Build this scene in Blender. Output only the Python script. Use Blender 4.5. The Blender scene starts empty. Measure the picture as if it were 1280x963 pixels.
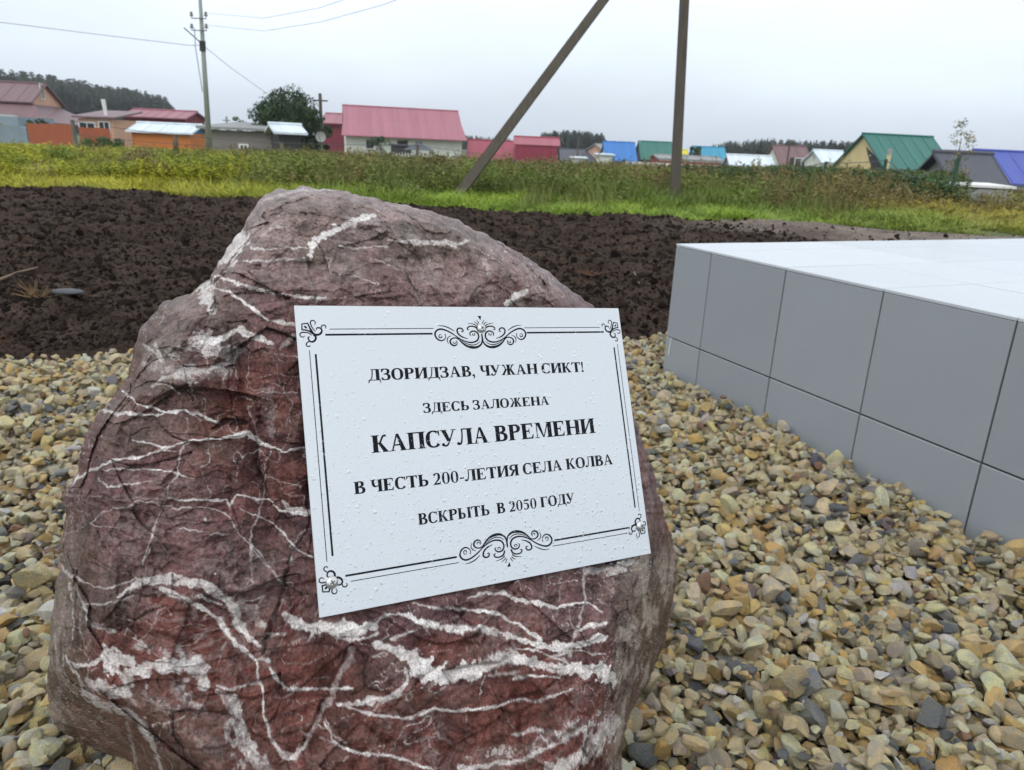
import bpy, math, random
import numpy as np
from mathutils import Vector, Matrix, Euler
random.seed(7); rng = np.random.default_rng(11)
SC = bpy.context.scene
COL = SC.collection

# ------------------------------------------------------------------ camera
F_PX, PITCH, ROLL, CAM_H = 930.0, 0.309, 0.0434, 0.90
CX, CY = 640.0, 481.5
def cam_axes():
    n = np.array([math.sin(ROLL), -math.cos(ROLL), 0.0])
    up = math.cos(PITCH)*n - math.sin(PITCH)*np.array([0, 0, 1.0])
    fw = np.array([0, 0, 1.0]); Y = fw - up*fw.dot(up); Y /= np.linalg.norm(Y)
    return np.stack([np.cross(Y, up), Y, up])
RM = cam_axes()
CAMP = np.array([0.0, 0.0, CAM_H])
def ray(px, py):
    v = RM @ np.array([px-CX, py-CY, F_PX]); return v/np.linalg.norm(v)
def at(px, py, Y):                       # point at world depth Y seen at photo position px,py
    v = ray(px, py); return CAMP + v*(Y/v[1])
def on_ground(px, py, z=0.0):
    v = ray(px, py); return CAMP + v*((z-CAM_H)/v[2])
def project(P):                          # P (n,3) -> photo px, py, depth
    v = (np.asarray(P)-CAMP) @ RM
    return CX+F_PX*v[:, 0]/v[:, 2], CY+F_PX*v[:, 1]/v[:, 2], v[:, 2]
cam_data = bpy.data.cameras.new('camera'); cam = bpy.data.objects.new('camera', cam_data); COL.objects.link(cam)
cam_data.sensor_width = 36; cam_data.lens = 36*F_PX/1280
cam_data.clip_start = 0.02; cam_data.clip_end = 6000
r_, u_, b_ = RM[:, 0], -RM[:, 1], -RM[:, 2]
cam.matrix_world = Matrix(((r_[0], u_[0], b_[0], 0), (r_[1], u_[1], b_[1], 0), (r_[2], u_[2], b_[2], CAM_H), (0, 0, 0, 1)))
cam_data.dof.use_dof = True; cam_data.dof.focus_distance = 0.86; cam_data.dof.aperture_fstop = 13
SC.camera = cam

# ------------------------------------------------------------------ sky and light (overcast)
SUN_EL, SUN_ROT = math.radians(52), math.radians(200)
W = bpy.data.worlds.new('World'); SC.world = W; W.use_nodes = True
nt = W.node_tree; nd = nt.nodes; lk = nt.links; nd.clear()
wo = nd.new('ShaderNodeOutputWorld'); bg = nd.new('ShaderNodeBackground'); bg.inputs['Strength'].default_value = 0.1
sky = nd.new('ShaderNodeTexSky'); sky.sky_type = 'NISHITA'; sky.sun_disc = False
sky.sun_elevation = SUN_EL; sky.sun_rotation = SUN_ROT; sky.dust_density = 4; sky.air_density = 1.2
tc = nd.new('ShaderNodeTexCoord'); sep = nd.new('ShaderNodeSeparateXYZ'); lk.new(tc.outputs['Generated'], sep.inputs[0])
mr = nd.new('ShaderNodeMapRange'); mr.inputs['From Min'].default_value = 0.0; mr.inputs['From Max'].default_value = 1.0
lk.new(sep.outputs['Z'], mr.inputs['Value'])
cr = nd.new('ShaderNodeValToRGB'); lk.new(mr.outputs[0], cr.inputs[0])
e = cr.color_ramp.elements
e[0].position = 0.0; e[0].color = (7.1, 8.0, 9.2, 1)
e[1].position = 1.0; e[1].color = (12.5, 13.3, 14.2, 1)
x = e.new(0.07); x.color = (9.2, 10.2, 11.4, 1)
x = e.new(0.20); x.color = (11.5, 12.6, 13.9, 1)
x = e.new(0.5); x.color = (12.4, 13.1, 13.9, 1)
mp = nd.new('ShaderNodeMapping'); mp.inputs['Scale'].default_value = (1.6, 1.6, 5.0); lk.new(tc.outputs['Generated'], mp.inputs[0])
nz = nd.new('ShaderNodeTexNoise'); nz.inputs['Scale'].default_value = 1.3; nz.inputs['Detail'].default_value = 5; nz.inputs['Roughness'].default_value = 0.5
lk.new(mp.outputs[0], nz.inputs['Vector'])
mr2 = nd.new('ShaderNodeMapRange'); mr2.inputs['From Min'].default_value = 0.3; mr2.inputs['From Max'].default_value = 0.7
mr2.inputs['To Min'].default_value = 0.90; mr2.inputs['To Max'].default_value = 1.09; lk.new(nz.outputs['Fac'], mr2.inputs['Value'])
vm = nd.new('ShaderNodeVectorMath'); vm.operation = 'SCALE'; lk.new(cr.outputs['Color'], vm.inputs[0]); lk.new(mr2.outputs[0], vm.inputs['Scale'])
mx = nd.new('ShaderNodeMixRGB'); mx.inputs['Fac'].default_value = 0.9
lk.new(sky.outputs['Color'], mx.inputs['Color1']); lk.new(vm.outputs[0], mx.inputs['Color2'])
lk.new(mx.outputs[0], bg.inputs['Color']); lk.new(bg.outputs[0], wo.inputs['Surface'])
sun_d = bpy.data.lights.new('sun', 'SUN'); sun_d.energy = 1.1; sun_d.angle = math.radians(25); sun_d.color = (1, 0.97, 0.93)
sun = bpy.data.objects.new('sun', sun_d); COL.objects.link(sun)
# Nishita rotation is measured from +Y clockwise; direction towards the sun:
sd = Vector((math.sin(SUN_ROT)*math.cos(SUN_EL), math.cos(SUN_ROT)*math.cos(SUN_EL), math.sin(SUN_EL)))
sun.rotation_euler = sd.to_track_quat('Z', 'Y').to_euler(); sun.location = (0, 0, 30)
SC.view_settings.view_transform = 'Standard'; SC.view_settings.look = 'None'
SC.view_settings.exposure = 0.0; SC.view_settings.gamma = 1.0; SC.view_settings.use_curve_mapping = False
SC.cycles.max_bounces = 5; SC.cycles.transparent_max_bounces = 8

# ------------------------------------------------------------------ numpy noise
def _hash(ix, iy, iz, seed):
    h = (ix*374761393 + iy*668265263 + iz*2147483647 + seed*974634777) & 0xFFFFFFFF
    h = ((h ^ (h >> 13))*1274126177) & 0xFFFFFFFF
    return ((h ^ (h >> 16)) & 0xFFFF)/65535.0
def vnoise(P, scale, seed=0):
    Q = P*scale; I = np.floor(Q).astype(np.int64); Fr = Q-I; Fr = Fr*Fr*Fr*(Fr*(Fr*6-15)+10)
    out = np.zeros(len(P))
    for dx in (0, 1):
        wx = Fr[:, 0] if dx else 1-Fr[:, 0]
        for dy in (0, 1):
            wy = Fr[:, 1] if dy else 1-Fr[:, 1]
            for dz in (0, 1):
                wz = Fr[:, 2] if dz else 1-Fr[:, 2]
                out += wx*wy*wz*_hash(I[:, 0]+dx, I[:, 1]+dy, I[:, 2]+dz, seed)
    return out*2-1
def fbm(P, scale, octv=4, seed=0, gain=0.5, ridged=False):
    o = np.zeros(len(P)); a = 1.0; tot = 0
    for k in range(octv):
        n = vnoise(P + k*3.17, scale*2**k, seed+k)
        if ridged: n = 1-2*np.abs(n)
        o += a*n; tot += a; a *= gain
    return o/tot
def cells(P, scale, seed, tilt=0.6):          # chipped facets: every cell is a small tilted plane
    Q = P*scale; I = np.floor(Q).astype(np.int64); best = np.full(len(P), 9.0); out = np.zeros(len(P)); sec = np.full(len(P), 9.0)
    for dx in (-1, 0, 1):
        for dy in (-1, 0, 1):
            for dz in (-1, 0, 1):
                J = I+np.array([dx, dy, dz]); h = [_hash(J[:, 0], J[:, 1], J[:, 2], seed+k) for k in range(3)]
                C = J+np.stack(h, 1); d = Q-C; D2 = (d**2).sum(1)
                g = [_hash(J[:, 0], J[:, 1], J[:, 2], seed+5+k)*2-1 for k in range(4)]
                v = g[3]*0.5+tilt*(g[0]*d[:, 0]+g[1]*d[:, 1]+g[2]*d[:, 2]); m = D2 < best
                sec = np.where(m, best, np.minimum(sec, D2)); out = np.where(m, v, out); best = np.where(m, D2, best)
    return out, np.sqrt(sec)-np.sqrt(best)
def sstep(a, b, x):
    t = np.clip((x-a)/(b-a), 0, 1); return t*t*(3-2*t)

# ------------------------------------------------------------------ materials
def mat(name, color, rough=0.7, metallic=0.0, nscale=None, namt=0.2, bump=0.0, bscale=None, spec=0.5, attr=None, coat=0.0, stretch=None, sub=None):
    m = bpy.data.materials.new(name); m.use_nodes = True; n = m.node_tree.nodes; l = m.node_tree.links
    b = n['Principled BSDF']; b.inputs['Roughness'].default_value = rough; b.inputs['Metallic'].default_value = metallic
    b.inputs['Specular IOR Level'].default_value = spec; b.inputs['Coat Weight'].default_value = coat
    b.inputs['Base Color'].default_value = (*color, 1)
    src = None
    if attr:
        a = n.new('ShaderNodeAttribute'); a.attribute_name = attr[0]; a.attribute_type = attr[1]; src = a.outputs['Color']
    co = n.new('ShaderNodeTexCoord'); vec = co.outputs['Object']
    if stretch:
        mpn = n.new('ShaderNodeMapping'); mpn.inputs['Scale'].default_value = stretch; l.new(vec, mpn.inputs[0]); vec = mpn.outputs[0]
    if nscale:
        nzn = n.new('ShaderNodeTexNoise'); nzn.inputs['Scale'].default_value = nscale; nzn.inputs['Detail'].default_value = 6; nzn.inputs['Roughness'].default_value = 0.6
        l.new(vec, nzn.inputs['Vector'])
        mrn = n.new('ShaderNodeMapRange'); mrn.inputs['From Min'].default_value = 0.25; mrn.inputs['From Max'].default_value = 0.75
        mrn.inputs['To Min'].default_value = 1-namt; mrn.inputs['To Max'].default_value = 1+namt; l.new(nzn.outputs['Fac'], mrn.inputs['Value'])
        v = n.new('ShaderNodeVectorMath'); v.operation = 'SCALE'; l.new(mrn.outputs[0], v.inputs['Scale'])
        if src: l.new(src, v.inputs[0])
        else: v.inputs[0].default_value = color
        l.new(v.outputs[0], b.inputs['Base Color'])
    elif src: l.new(src, b.inputs['Base Color'])
    if bump:
        bn = n.new('ShaderNodeTexNoise'); bn.inputs['Scale'].default_value = bscale or 20; bn.inputs['Detail'].default_value = 6
        l.new(vec, bn.inputs['Vector'])
        bb = n.new('ShaderNodeBump'); bb.inputs['Strength'].default_value = 1.0; bb.inputs['Distance'].default_value = bump
        l.new(bn.outputs['Fac'], bb.inputs['Height']); l.new(bb.outputs[0], b.inputs['Normal'])
    return m
def s2l(r, g, b):
    f = lambda c: (c/255/12.92) if c/255 <= 0.04045 else ((c/255+0.055)/1.055)**2.4
    return (f(r), f(g), f(b))

# ------------------------------------------------------------------ object helpers
def link(o, parent=None):
    COL.objects.link(o)
    if parent is not None: o.parent = parent
    return o
def tag(o, label=None, cat=None, group=None, kind=None):
    if label: o['label'] = label
    if cat: o['category'] = cat
    if group: o['group'] = group
    if kind: o['kind'] = kind
    return o
def mesh_np(name, V, Fq, m, parent=None, smooth=False, mats=None, midx=None):
    me = bpy.data.meshes.new(name); V = np.asarray(V, np.float64); Fq = np.asarray(Fq, np.int64)
    me.vertices.add(len(V)); me.vertices.foreach_set('co', V.ravel())
    k = Fq.shape[1]; nf = len(Fq)
    me.loops.add(nf*k); me.loops.foreach_set('vertex_index', Fq.ravel().astype(np.int32))
    me.polygons.add(nf); me.polygons.foreach_set('loop_start', np.arange(0, nf*k, k, dtype=np.int32))
    try: me.polygons.foreach_set('loop_total', np.full(nf, k, dtype=np.int32))
    except Exception: pass
    if smooth: me.polygons.foreach_set('use_smooth', np.ones(nf, dtype=bool))
    me.update(calc_edges=True); me.validate()
    if m: me.materials.append(m)
    return link(bpy.data.objects.new(name, me), parent)
def set_col(o, name, C):
    a = o.data.attributes.new(name, 'FLOAT_COLOR', 'POINT')
    C = np.asarray(C); 
    if C.shape[1] == 3: C = np.hstack([C, np.ones((len(C), 1))])
    a.data.foreach_set('color', C.astype(np.float32).ravel())
class MB:                                     # collects boxes, bars, prisms in one mesh
    def __init__(s): s.v = []; s.f = []
    def box(s, x0, x1, y0, y1, z0, z1):
        i = len(s.v); s.v += [(x0,y0,z0),(x1,y0,z0),(x1,y1,z0),(x0,y1,z0),(x0,y0,z1),(x1,y0,z1),(x1,y1,z1),(x0,y1,z1)]
        s.f += [tuple(i+k for k in q) for q in ((0,3,2,1),(4,5,6,7),(0,1,5,4),(1,2,6,5),(2,3,7,6),(3,0,4,7))]; return s
    def hexa(s, p):                           # 8 points, bottom 4 then top 4
        i = len(s.v); s.v += [tuple(q) for q in p]
        s.f += [tuple(i+k for k in q) for q in ((0,3,2,1),(4,5,6,7),(0,1,5,4),(1,2,6,5),(2,3,7,6),(3,0,4,7))]; return s
    def tube(s, p, q, r0, r1=None, n=10, caps=True):
        r1 = r0 if r1 is None else r1; p = Vector(p); q = Vector(q); d = (q-p).normalized()
        a = d.orthogonal().normalized(); b = d.cross(a); i = len(s.v)
        for c, r in ((p, r0), (q, r1)):
            for k in range(n):
                t = 2*math.pi*k/n; s.v.append(tuple(c+a*(r*math.cos(t))+b*(r*math.sin(t))))
        for k in range(n): s.f.append((i+k, i+(k+1) % n, i+n+(k+1) % n, i+n+k))
        if caps: s.f.append(tuple(i+k for k in range(n))[::-1]); s.f.append(tuple(i+n+k for k in range(n)))
        return s
    def poly(s, pts):
        i = len(s.v); s.v += [tuple(p) for p in pts]; s.f.append(tuple(range(i, i+len(pts)))); return s
    def prism(s, pts, y0, y1):                # pts (x,z) polygon extruded along y
        i = len(s.v); n = len(pts); s.v += [(a, y0, c) for a, c in pts]+[(a, y1, c) for a, c in pts]
        s.f.append(tuple(range(i, i+n))); s.f.append(tuple(range(i+n, i+2*n))[::-1])
        for k in range(n): s.f.append((i+k, i+n+k, i+n+(k+1) % n, i+(k+1) % n))
        return s
    def build(s, name, m, parent=None, smooth=False):
        me = bpy.data.meshes.new(name); me.from_pydata(s.v, [], s.f); me.update()
        if m: me.materials.append(m)
        if smooth:
            for p in me.polygons: p.use_smooth = True
        return link(bpy.data.objects.new(name, me), parent)
def empty(name, loc=(0, 0, 0), rz=0.0):
    o = bpy.data.objects.new(name, None); o.location = loc; o.rotation_euler = (0, 0, rz); o.empty_display_size = 0.1
    return link(o)

# scatter: one "stuff" object that instances prototype meshes on points through geometry nodes
def scatter(name, protos, P, R, S, IDX, C, label, cat, m=None):
    c = bpy.data.collections.new(name+'_pieces')
    for i, pm in enumerate(protos):
        po = bpy.data.objects.new('%s_piece_%03d' % (name, i), pm); c.objects.link(po)
    me = bpy.data.meshes.new(name); n = len(P); me.vertices.add(n); me.vertices.foreach_set('co', np.asarray(P, np.float32).ravel())
    for nm, ty, key, A in (('rot', 'FLOAT_VECTOR', 'vector', R), ('scl', 'FLOAT_VECTOR', 'vector', S), ('tint', 'FLOAT_COLOR', 'color', np.hstack([C, np.ones((n, 1))]))):
        a = me.attributes.new(nm, ty, 'POINT'); a.data.foreach_set(key, np.asarray(A, np.float32).ravel())
    a = me.attributes.new('idx', 'INT', 'POINT'); a.data.foreach_set('value', np.asarray(IDX, np.int32))
    me.update(); o = link(bpy.data.objects.new(name, me)); 
    g = bpy.data.node_groups.new(name, 'GeometryNodeTree')
    g.interface.new_socket('Geometry', in_out='INPUT', socket_type='NodeSocketGeometry'); g.interface.new_socket('Geometry', in_out='OUTPUT', socket_type='NodeSocketGeometry')
    gi = g.nodes.new('NodeGroupInput'); go = g.nodes.new('NodeGroupOutput')
    ci = g.nodes.new('GeometryNodeCollectionInfo'); ci.inputs['Collection'].default_value = c; ci.inputs['Separate Children'].default_value = True; ci.inputs['Reset Children'].default_value = True
    ip = g.nodes.new('GeometryNodeInstanceOnPoints'); ip.inputs['Pick Instance'].default_value = True
    def na(nm, ty):
        k = g.nodes.new('GeometryNodeInputNamedAttribute'); k.data_type = ty; k.inputs['Name'].default_value = nm; return k.outputs['Attribute']
    g.links.new(gi.outputs[0], ip.inputs['Points']); g.links.new(ci.outputs[0], ip.inputs['Instance'])
    g.links.new(na('idx', 'INT'), ip.inputs['Instance Index'])
    e2r = g.nodes.new('FunctionNodeEulerToRotation'); g.links.new(na('rot', 'FLOAT_VECTOR'), e2r.inputs[0]); g.links.new(e2r.outputs[0], ip.inputs['Rotation'])
    g.links.new(na('scl', 'FLOAT_VECTOR'), ip.inputs['Scale']); g.links.new(ip.outputs[0], go.inputs[0])
    md = o.modifiers.new('scatter', 'NODES'); md.node_group = g
    tag(o, label, cat, kind='stuff'); return o

# ------------------------------------------------------------------ ground heights
def mound(x, y):
    return 0.13*np.exp(-(((x+0.62)/0.42)**2 + ((y-0.62)/0.6)**2)) + 0.03*np.exp(-(((x-0.1)/0.6)**2+((y-0.9)/0.4)**2))
SE = [(-14, -1.2), (-4.5, 2.0), (-2.1, 2.92), (-1.0, 3.22), (0.6, 3.72), (0.9, 3.85), (3, 4.9), (9, 8.3), (14, 11)]    # gravel / soil border
def dip(x, y): return -0.035*sstep(0.5, 1.3, x)*(1-sstep(1.6, 3.0, y))
def soil_edge(x): return np.interp(x, [p[0] for p in SE], [p[1] for p in SE])
GE = [(-16, 9.6), (-6.5, 10.4), (-3.5, 10.7), (-1, 10.3), (1, 10.0), (3.5, 10.1), (5, 10.0), (7, 9.8), (9, 9.6), (16, 9.4)]   # soil / grass border
def grass_edge(x): return np.interp(x, [p[0] for p in GE], [p[1] for p in GE])
P2 = lambda x, y: np.stack([x, y, np.zeros_like(x)], 1)
def field_z(x, y): return 0.02 + 0.06*vnoise(P2(x, y), 0.35, 5) - 0.8*sstep(18, 75, y)

# ================================================================== GROUND
M_ground = mat('ground_earth', (0.075, 0.085, 0.03), 0.95, nscale=0.6, namt=0.5)
def ground_sheet():
    rr = np.concatenate([np.linspace(0.0, 12, 60), np.geomspace(12.6, 640, 80)]); th = np.linspace(0, 2*np.pi, 181)[:-1]
    Rg, T = np.meshgrid(rr, th, indexing='ij'); x = (Rg*np.sin(T)).ravel(); y = (Rg*np.cos(T)).ravel()
    z = field_z(x, y); near = y < grass_edge(x)+0.3
    z = np.where(near & (np.hypot(x, y) < 18), -0.12, z)
    z = np.where(np.hypot(x, y) > 90, -0.80, z)
    V = np.stack([x, y, z], 1); n = 180; F = []
    i = np.arange(len(rr)-1)[:, None]*n; j = np.arange(n)[None]; j2 = (j+1) % n
    F = np.stack([i+j, i+n+j, i+n+j2, i+j2], -1).reshape(-1, 4)
    o = mesh_np('ground', V, F, M_ground, smooth=True); tag(o, kind='structure')
ground_sheet()

# hill carrying the wood on the left, far behind the houses
M_hill = mat('hill_turf', (0.03, 0.045, 0.02), 0.95, nscale=0.05, namt=0.3)
def hill():
    gx, gy = np.meshgrid(np.linspace(-420, 0, 60), np.linspace(230, 520, 30), indexing='ij')
    x = gx.ravel(); y = gy.ravel(); z = hill_z(x, y)-1.1
    F = np.array([(a*30+b, (a+1)*30+b, (a+1)*30+b+1, a*30+b+1) for a in range(59) for b in range(29)])
    tag(mesh_np('hill', np.stack([x, y, z], 1), F, M_hill, smooth=True), kind='structure')
def hill_z(x, y):
    return 5.5*np.exp(-((x+255)/115.0)**2)*sstep(230, 300, y)*(1-sstep(440, 520, y))
hill()

# gravel bed floor, under the stones
M_bed = mat('gravel_fines', (0.09, 0.08, 0.06), 0.95, nscale=60, namt=0.5)
gx, gy = np.meshgrid(np.linspace(-4.2, 4.6, 140), np.linspace(-1.5, 5.6, 110), indexing='ij')
bx_, by_ = gx.ravel(), gy.ravel()
bz_ = mound(bx_, by_)+dip(bx_, by_)-0.07 - 0.05*sstep(-0.05, 0.25, by_-soil_edge(bx_))
F = np.array([(a*110+b, (a+1)*110+b, (a+1)*110+b+1, a*110+b+1) for a in range(139) for b in range(109)])
tag(mesh_np('gravel_bed', np.stack([bx_, by_, bz_], 1), F, M_bed, smooth=True), kind='structure')

# soil: dark tilled earth between gravel and grass, clodded relief
def soil_z(x, y):
    P = P2(x, y); d = y-soil_edge(x); dg = grass_edge(x)-y
    z = 0.11*sstep(-0.05, 0.55, d) - 0.03
    rough = 1-0.8*sstep(2.6, 5.0, x)*sstep(5.5, 7.5, y)
    z += rough*(0.075*fbm(P, 1.3, 3, 21) + 0.045*fbm(P, 4.0, 3, 31, ridged=True) + 0.03*fbm(P, 13, 3, 41, ridged=True))
    z -= 0.12*(1-sstep(-0.18, 0.03, d + 0.12*vnoise(P, 3, 8)))
    z -= 0.10*(1-sstep(-0.4, 0.15, dg + 0.25*vnoise(P, 1.2, 9)))
    return z
def soil():
    na, nr = 620, 300
    a = np.linspace(-0.90, 1.0, na); k = np.linspace(0, 1, nr)
    A, K = np.meshgrid(a, k, indexing='ij'); tx = np.tan(A)
    y0 = np.full_like(A, 1.9); 
    # start each column at the soil border
    for _ in range(30): y0 = 0.6*y0+0.4*np.maximum(soil_edge(tx*y0)-0.25, 0.6)
    y1 = np.full_like(A, 10.4)
    for _ in range(30): y1 = 0.6*y1+0.4*(grass_edge(tx*y1)+0.5)
    Y = y0*(y1/y0)**K; X = tx*Y
    x = X.ravel(); y = Y.ravel(); z = soil_z(x, y)
    V = np.stack([x, y, z], 1)
    i = np.arange(na-1)[:, None]*nr; j = np.arange(nr-1)[None]
    F = np.stack([i+j, i+nr+j, i+nr+j+1, i+j+1], -1).reshape(-1, 4)
    P = P2(x, y)
    c = np.array([0.052, 0.037, 0.030])[None]*(1+0.7*fbm(P, 7, 4, 51))[:, None]
    rust = sstep(0.45, 0.7, fbm(P*np.array([1, 1, 1]), 2.3, 3, 61))[:, None]; c = c*(1-0.5*rust)+0.5*rust*np.array([0.075, 0.032, 0.014])
    fd = (sstep(1.9, 3.6, x + 0.8*vnoise(P, 0.8, 66))*sstep(5.6, 7.2, y + 0.6*vnoise(P, 0.7, 67)))[:, None]
    c = c*(1-fd) + fd*np.array([0.20, 0.165, 0.14])*(1+0.4*fbm(P, 5, 3, 71))[:, None]
    gr = (sstep(5.0, 6.5, x+0.5*vnoise(P, 2, 68))*sstep(8.3, 9.3, y))[:, None]; c = c*(1-gr)+gr*np.array([0.2, 0.19, 0.17])*(1+0.5*vnoise(P, 30, 72))[:, None]
    m = mat('dark_soil', (0.02, 0.014, 0.011), 1.0, attr=('tint', 'GEOMETRY'), nscale=60, namt=0.7, bump=0.02, bscale=80, spec=0.06)
    o = mesh_np('soil', V, F, m, smooth=True); set_col(o, 'tint', np.clip(c, 0.003, 1)); tag(o, kind='structure')
soil()

# ================================================================== STONE AND CLOD PIECES
def ico(sub):
    import bmesh
    b = bmesh.new(); bmesh.ops.create_icosphere(b, subdivisions=sub, radius=1.0)
    b.verts.ensure_lookup_table(); V = np.array([v.co[:] for v in b.verts]); F = np.array([[v.index for v in f.verts] for f in b.faces]); b.free(); return V, F
ICO3, ICO2 = ico(4), ico(2)
def stone_mesh(i, m, base=ICO3, cuts=11, rough=0.03, smooth=False, dmin=0.52):
    V, F = base; V = V.copy(); r = np.random.default_rng(100+i)
    for k in range(cuts):
        n = r.normal(size=3); n[2] *= 1.1; n /= np.linalg.norm(n); d = r.uniform(dmin, 0.80)
        h = V@n; over = h > d; V[over] -= np.outer(h[over]-d, n)*0.97
    V += V*(rough*fbm(V+i, 2.2, 4, i)*1.5)[:, None]
    V += V*(rough*0.6*fbm(V+i, 7, 3, i+3, ridged=True))[:, None]
    V /= np.abs(V).max(0)
    me = bpy.data.meshes.new('stone_%02d' % i); me.from_pydata(V.tolist(), [], F.tolist()); me.update(); me.materials.append(m)
    if smooth:
        for p in me.polygons: p.use_smooth = True
    return me
def stone_material():
    m = bpy.data.materials.new('gravel_stone'); m.use_nodes = True; n = m.node_tree.nodes; l = m.node_tree.links; b = n['Principled BSDF']
    b.inputs['Roughness'].default_value = 0.6; b.inputs['Specular IOR Level'].default_value = 0.45
    a = n.new('ShaderNodeAttribute'); a.attribute_name = 'tint'; a.attribute_type = 'INSTANCER'
    tc = n.new('ShaderNodeTexCoord'); oi = n.new('ShaderNodeObjectInfo')
    ad = n.new('ShaderNodeVectorMath'); ad.operation = 'ADD'; l.new(tc.outputs['Object'], ad.inputs[0])
    mu = n.new('ShaderNodeMath'); mu.operation = 'MULTIPLY'; mu.inputs[1].default_value = 37; l.new(oi.outputs['Random'], mu.inputs[0]); l.new(mu.outputs[0], ad.inputs[1])
    t1 = n.new('ShaderNodeTexNoise'); t1.inputs['Scale'].default_value = 1.1; t1.inputs['Detail'].default_value = 5; l.new(ad.outputs[0], t1.inputs['Vector'])
    t2 = n.new('ShaderNodeTexNoise'); t2.inputs['Scale'].default_value = 9; t2.inputs['Detail'].default_value = 6; t2.inputs['Roughness'].default_value = 0.7; l.new(ad.outputs[0], t2.inputs['Vector'])
    # blotches lean towards ochre or grey
    r1 = n.new('ShaderNodeValToRGB'); r1.color_ramp.elements[0].position = 0.38; r1.color_ramp.elements[0].color = (0.80, 0.82, 0.88, 1)
    r1.color_ramp.elements[1].position = 0.62; r1.color_ramp.elements[1].color = (1.15, 1.05, 0.80, 1); l.new(t1.outputs['Fac'], r1.inputs[0])
    mm = n.new('ShaderNodeMixRGB'); mm.blend_type = 'MULTIPLY'; mm.inputs[0].default_value = 0.8; l.new(a.outputs['Color'], mm.inputs[1]); l.new(r1.outputs[0], mm.inputs[2])
    mr = n.new('ShaderNodeMapRange'); mr.inputs['From Min'].default_value = 0.3; mr.inputs['From Max'].default_value = 0.7; mr.inputs['To Min'].default_value = 0.72; mr.inputs['To Max'].default_value = 1.22
    l.new(t2.outputs['Fac'], mr.inputs['Value']); sc = n.new('ShaderNodeVectorMath'); sc.operation = 'SCALE'; l.new(mm.outputs[0], sc.inputs[0]); l.new(mr.outputs[0], sc.inputs['Scale'])
    l.new(sc.outputs[0], b.inputs['Base Color'])
    bp = n.new('ShaderNodeBump'); bp.inputs['Distance'].default_value = 0.05; bp.inputs['Strength'].default_value = 0.7; l.new(t2.outputs['Fac'], bp.inputs['Height']); l.new(bp.outputs[0], b.inputs['Normal'])
    return m
M_stone = stone_material()
STONES = [stone_mesh(i, M_stone, cuts=7+i % 5, rough=0.018, dmin=0.30 if i % 3 else 0.45) for i in range(22)]

PK = np.array([0.6587, 3.1449]); PYAW = 0.4346
PD = np.array([math.sin(PYAW), -math.cos(PYAW)]); PE = np.array([math.cos(PYAW), math.sin(PYAW)])
def in_platform(x, y, m=0.0):
    dx = x-PK[0]; dy = y-PK[1]; a = dx*PD[0]+dy*PD[1]; b = dx*PE[0]+dy*PE[1]
    return (a > -m) & (b > -m)
def deposit(N):
    res = 0.006; X0, X1, Y0, Y1 = -3.4, 3.0, 0.05, 4.9
    nx, ny = int((X1-X0)/res), int((Y1-Y0)/res)
    gx, gy = np.meshgrid(X0+np.arange(nx)*res, Y0+np.arange(ny)*res, indexing='ij')
    Hm = mound(gx, gy)-0.035; r = np.random.default_rng(5)
    P = []; S = []; 
    for it in range(N):
        a = min(max(0.0128*math.exp(r.normal()*0.40), 0.0055), 0.038)
        b = a*r.uniform(0.6, 0.95); c = b*r.uniform(0.5, 0.95); rad = (a+b)/2*0.9
        best = None
        for t in range(6):
            x = r.uniform(X0+0.06, X1-0.06); y = r.uniform(Y0+0.06, Y1-0.06)
            if abs(x) > 0.86*y+0.55 or y > soil_edge(x)+0.12 or ((x-PK[0])*PD[0]+(y-PK[1])*PD[1] > 0 and (x-PK[0])*PE[0]+(y-PK[1])*PE[1] > 0.0): continue
            if y > 0.95 and abs(x-0.0*y) < 0.10*y and y < 2.2: continue
            i = int((x-X0)/res); j = int((y-Y0)/res); h = Hm[i, j]-mound(x, y)
            if best is None or h < best[0]: best = (h, x, y, i, j)
        if best is None: continue
        _, x, y, i, j = best; k = int(rad/res)+1
        sl = (slice(max(i-k, 0), i+k+1), slice(max(j-k, 0), j+k+1))
        d2 = ((gx[sl]-x)**2+(gy[sl]-y)**2)/rad**2; ins = d2 < 1
        patch = Hm[sl]; ins = ins | (d2 <= d2.min()+1e-9); v = patch[ins]; h = v.mean()*0.55+v.max()*0.45
        zc = h + c*0.68
        top = zc + c*0.85*np.sqrt(np.clip(1-d2, 0, 1)); patch[ins] = np.maximum(patch[ins], top[ins])
        P.append((x, y, zc)); S.append((a, b, c))
    P = np.array(P); off = np.median((Hm-mound(gx, gy))[(gy > 0.8) & (gy < 2.6) & (gx > 0.45) & (gx < 0.9)]); print('gravel surface', off)
    P[:, 2] += dip(P[:, 0], P[:, 1]) - off + 0.002; return P, np.array(S)
GP, GS = deposit(84000)
lim = soil_edge(GP[:, 0]) + 0.09*vnoise(P2(GP[:, 0], GP[:, 1]), 2.5, 3)
px, py, dz = project(GP)
keep = (GP[:, 1] < lim) & ~in_platform(GP[:, 0], GP[:, 1], 0.012) & (dz > 0.15) & (px > -700) & (px < 1900) & (py < 1500)
GP, GS = GP[keep], GS[keep]; n = len(GP)
pal = np.array([[0.50, 0.42, 0.235], [0.58, 0.505, 0.32], [0.46, 0.395, 0.235], [0.36, 0.325, 0.23], [0.175, 0.18, 0.17], [0.125, 0.135, 0.135], [0.42, 0.295, 0.115], [0.52, 0.38, 0.165], [0.25, 0.15, 0.095], [0.17, 0.13, 0.12], [0.47, 0.46, 0.41]])
pw = np.array([0.20, 0.19, 0.17, 0.13, 0.055, 0.032, 0.075, 0.08, 0.02, 0.006, 0.04]); pw /= pw.sum()
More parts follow.
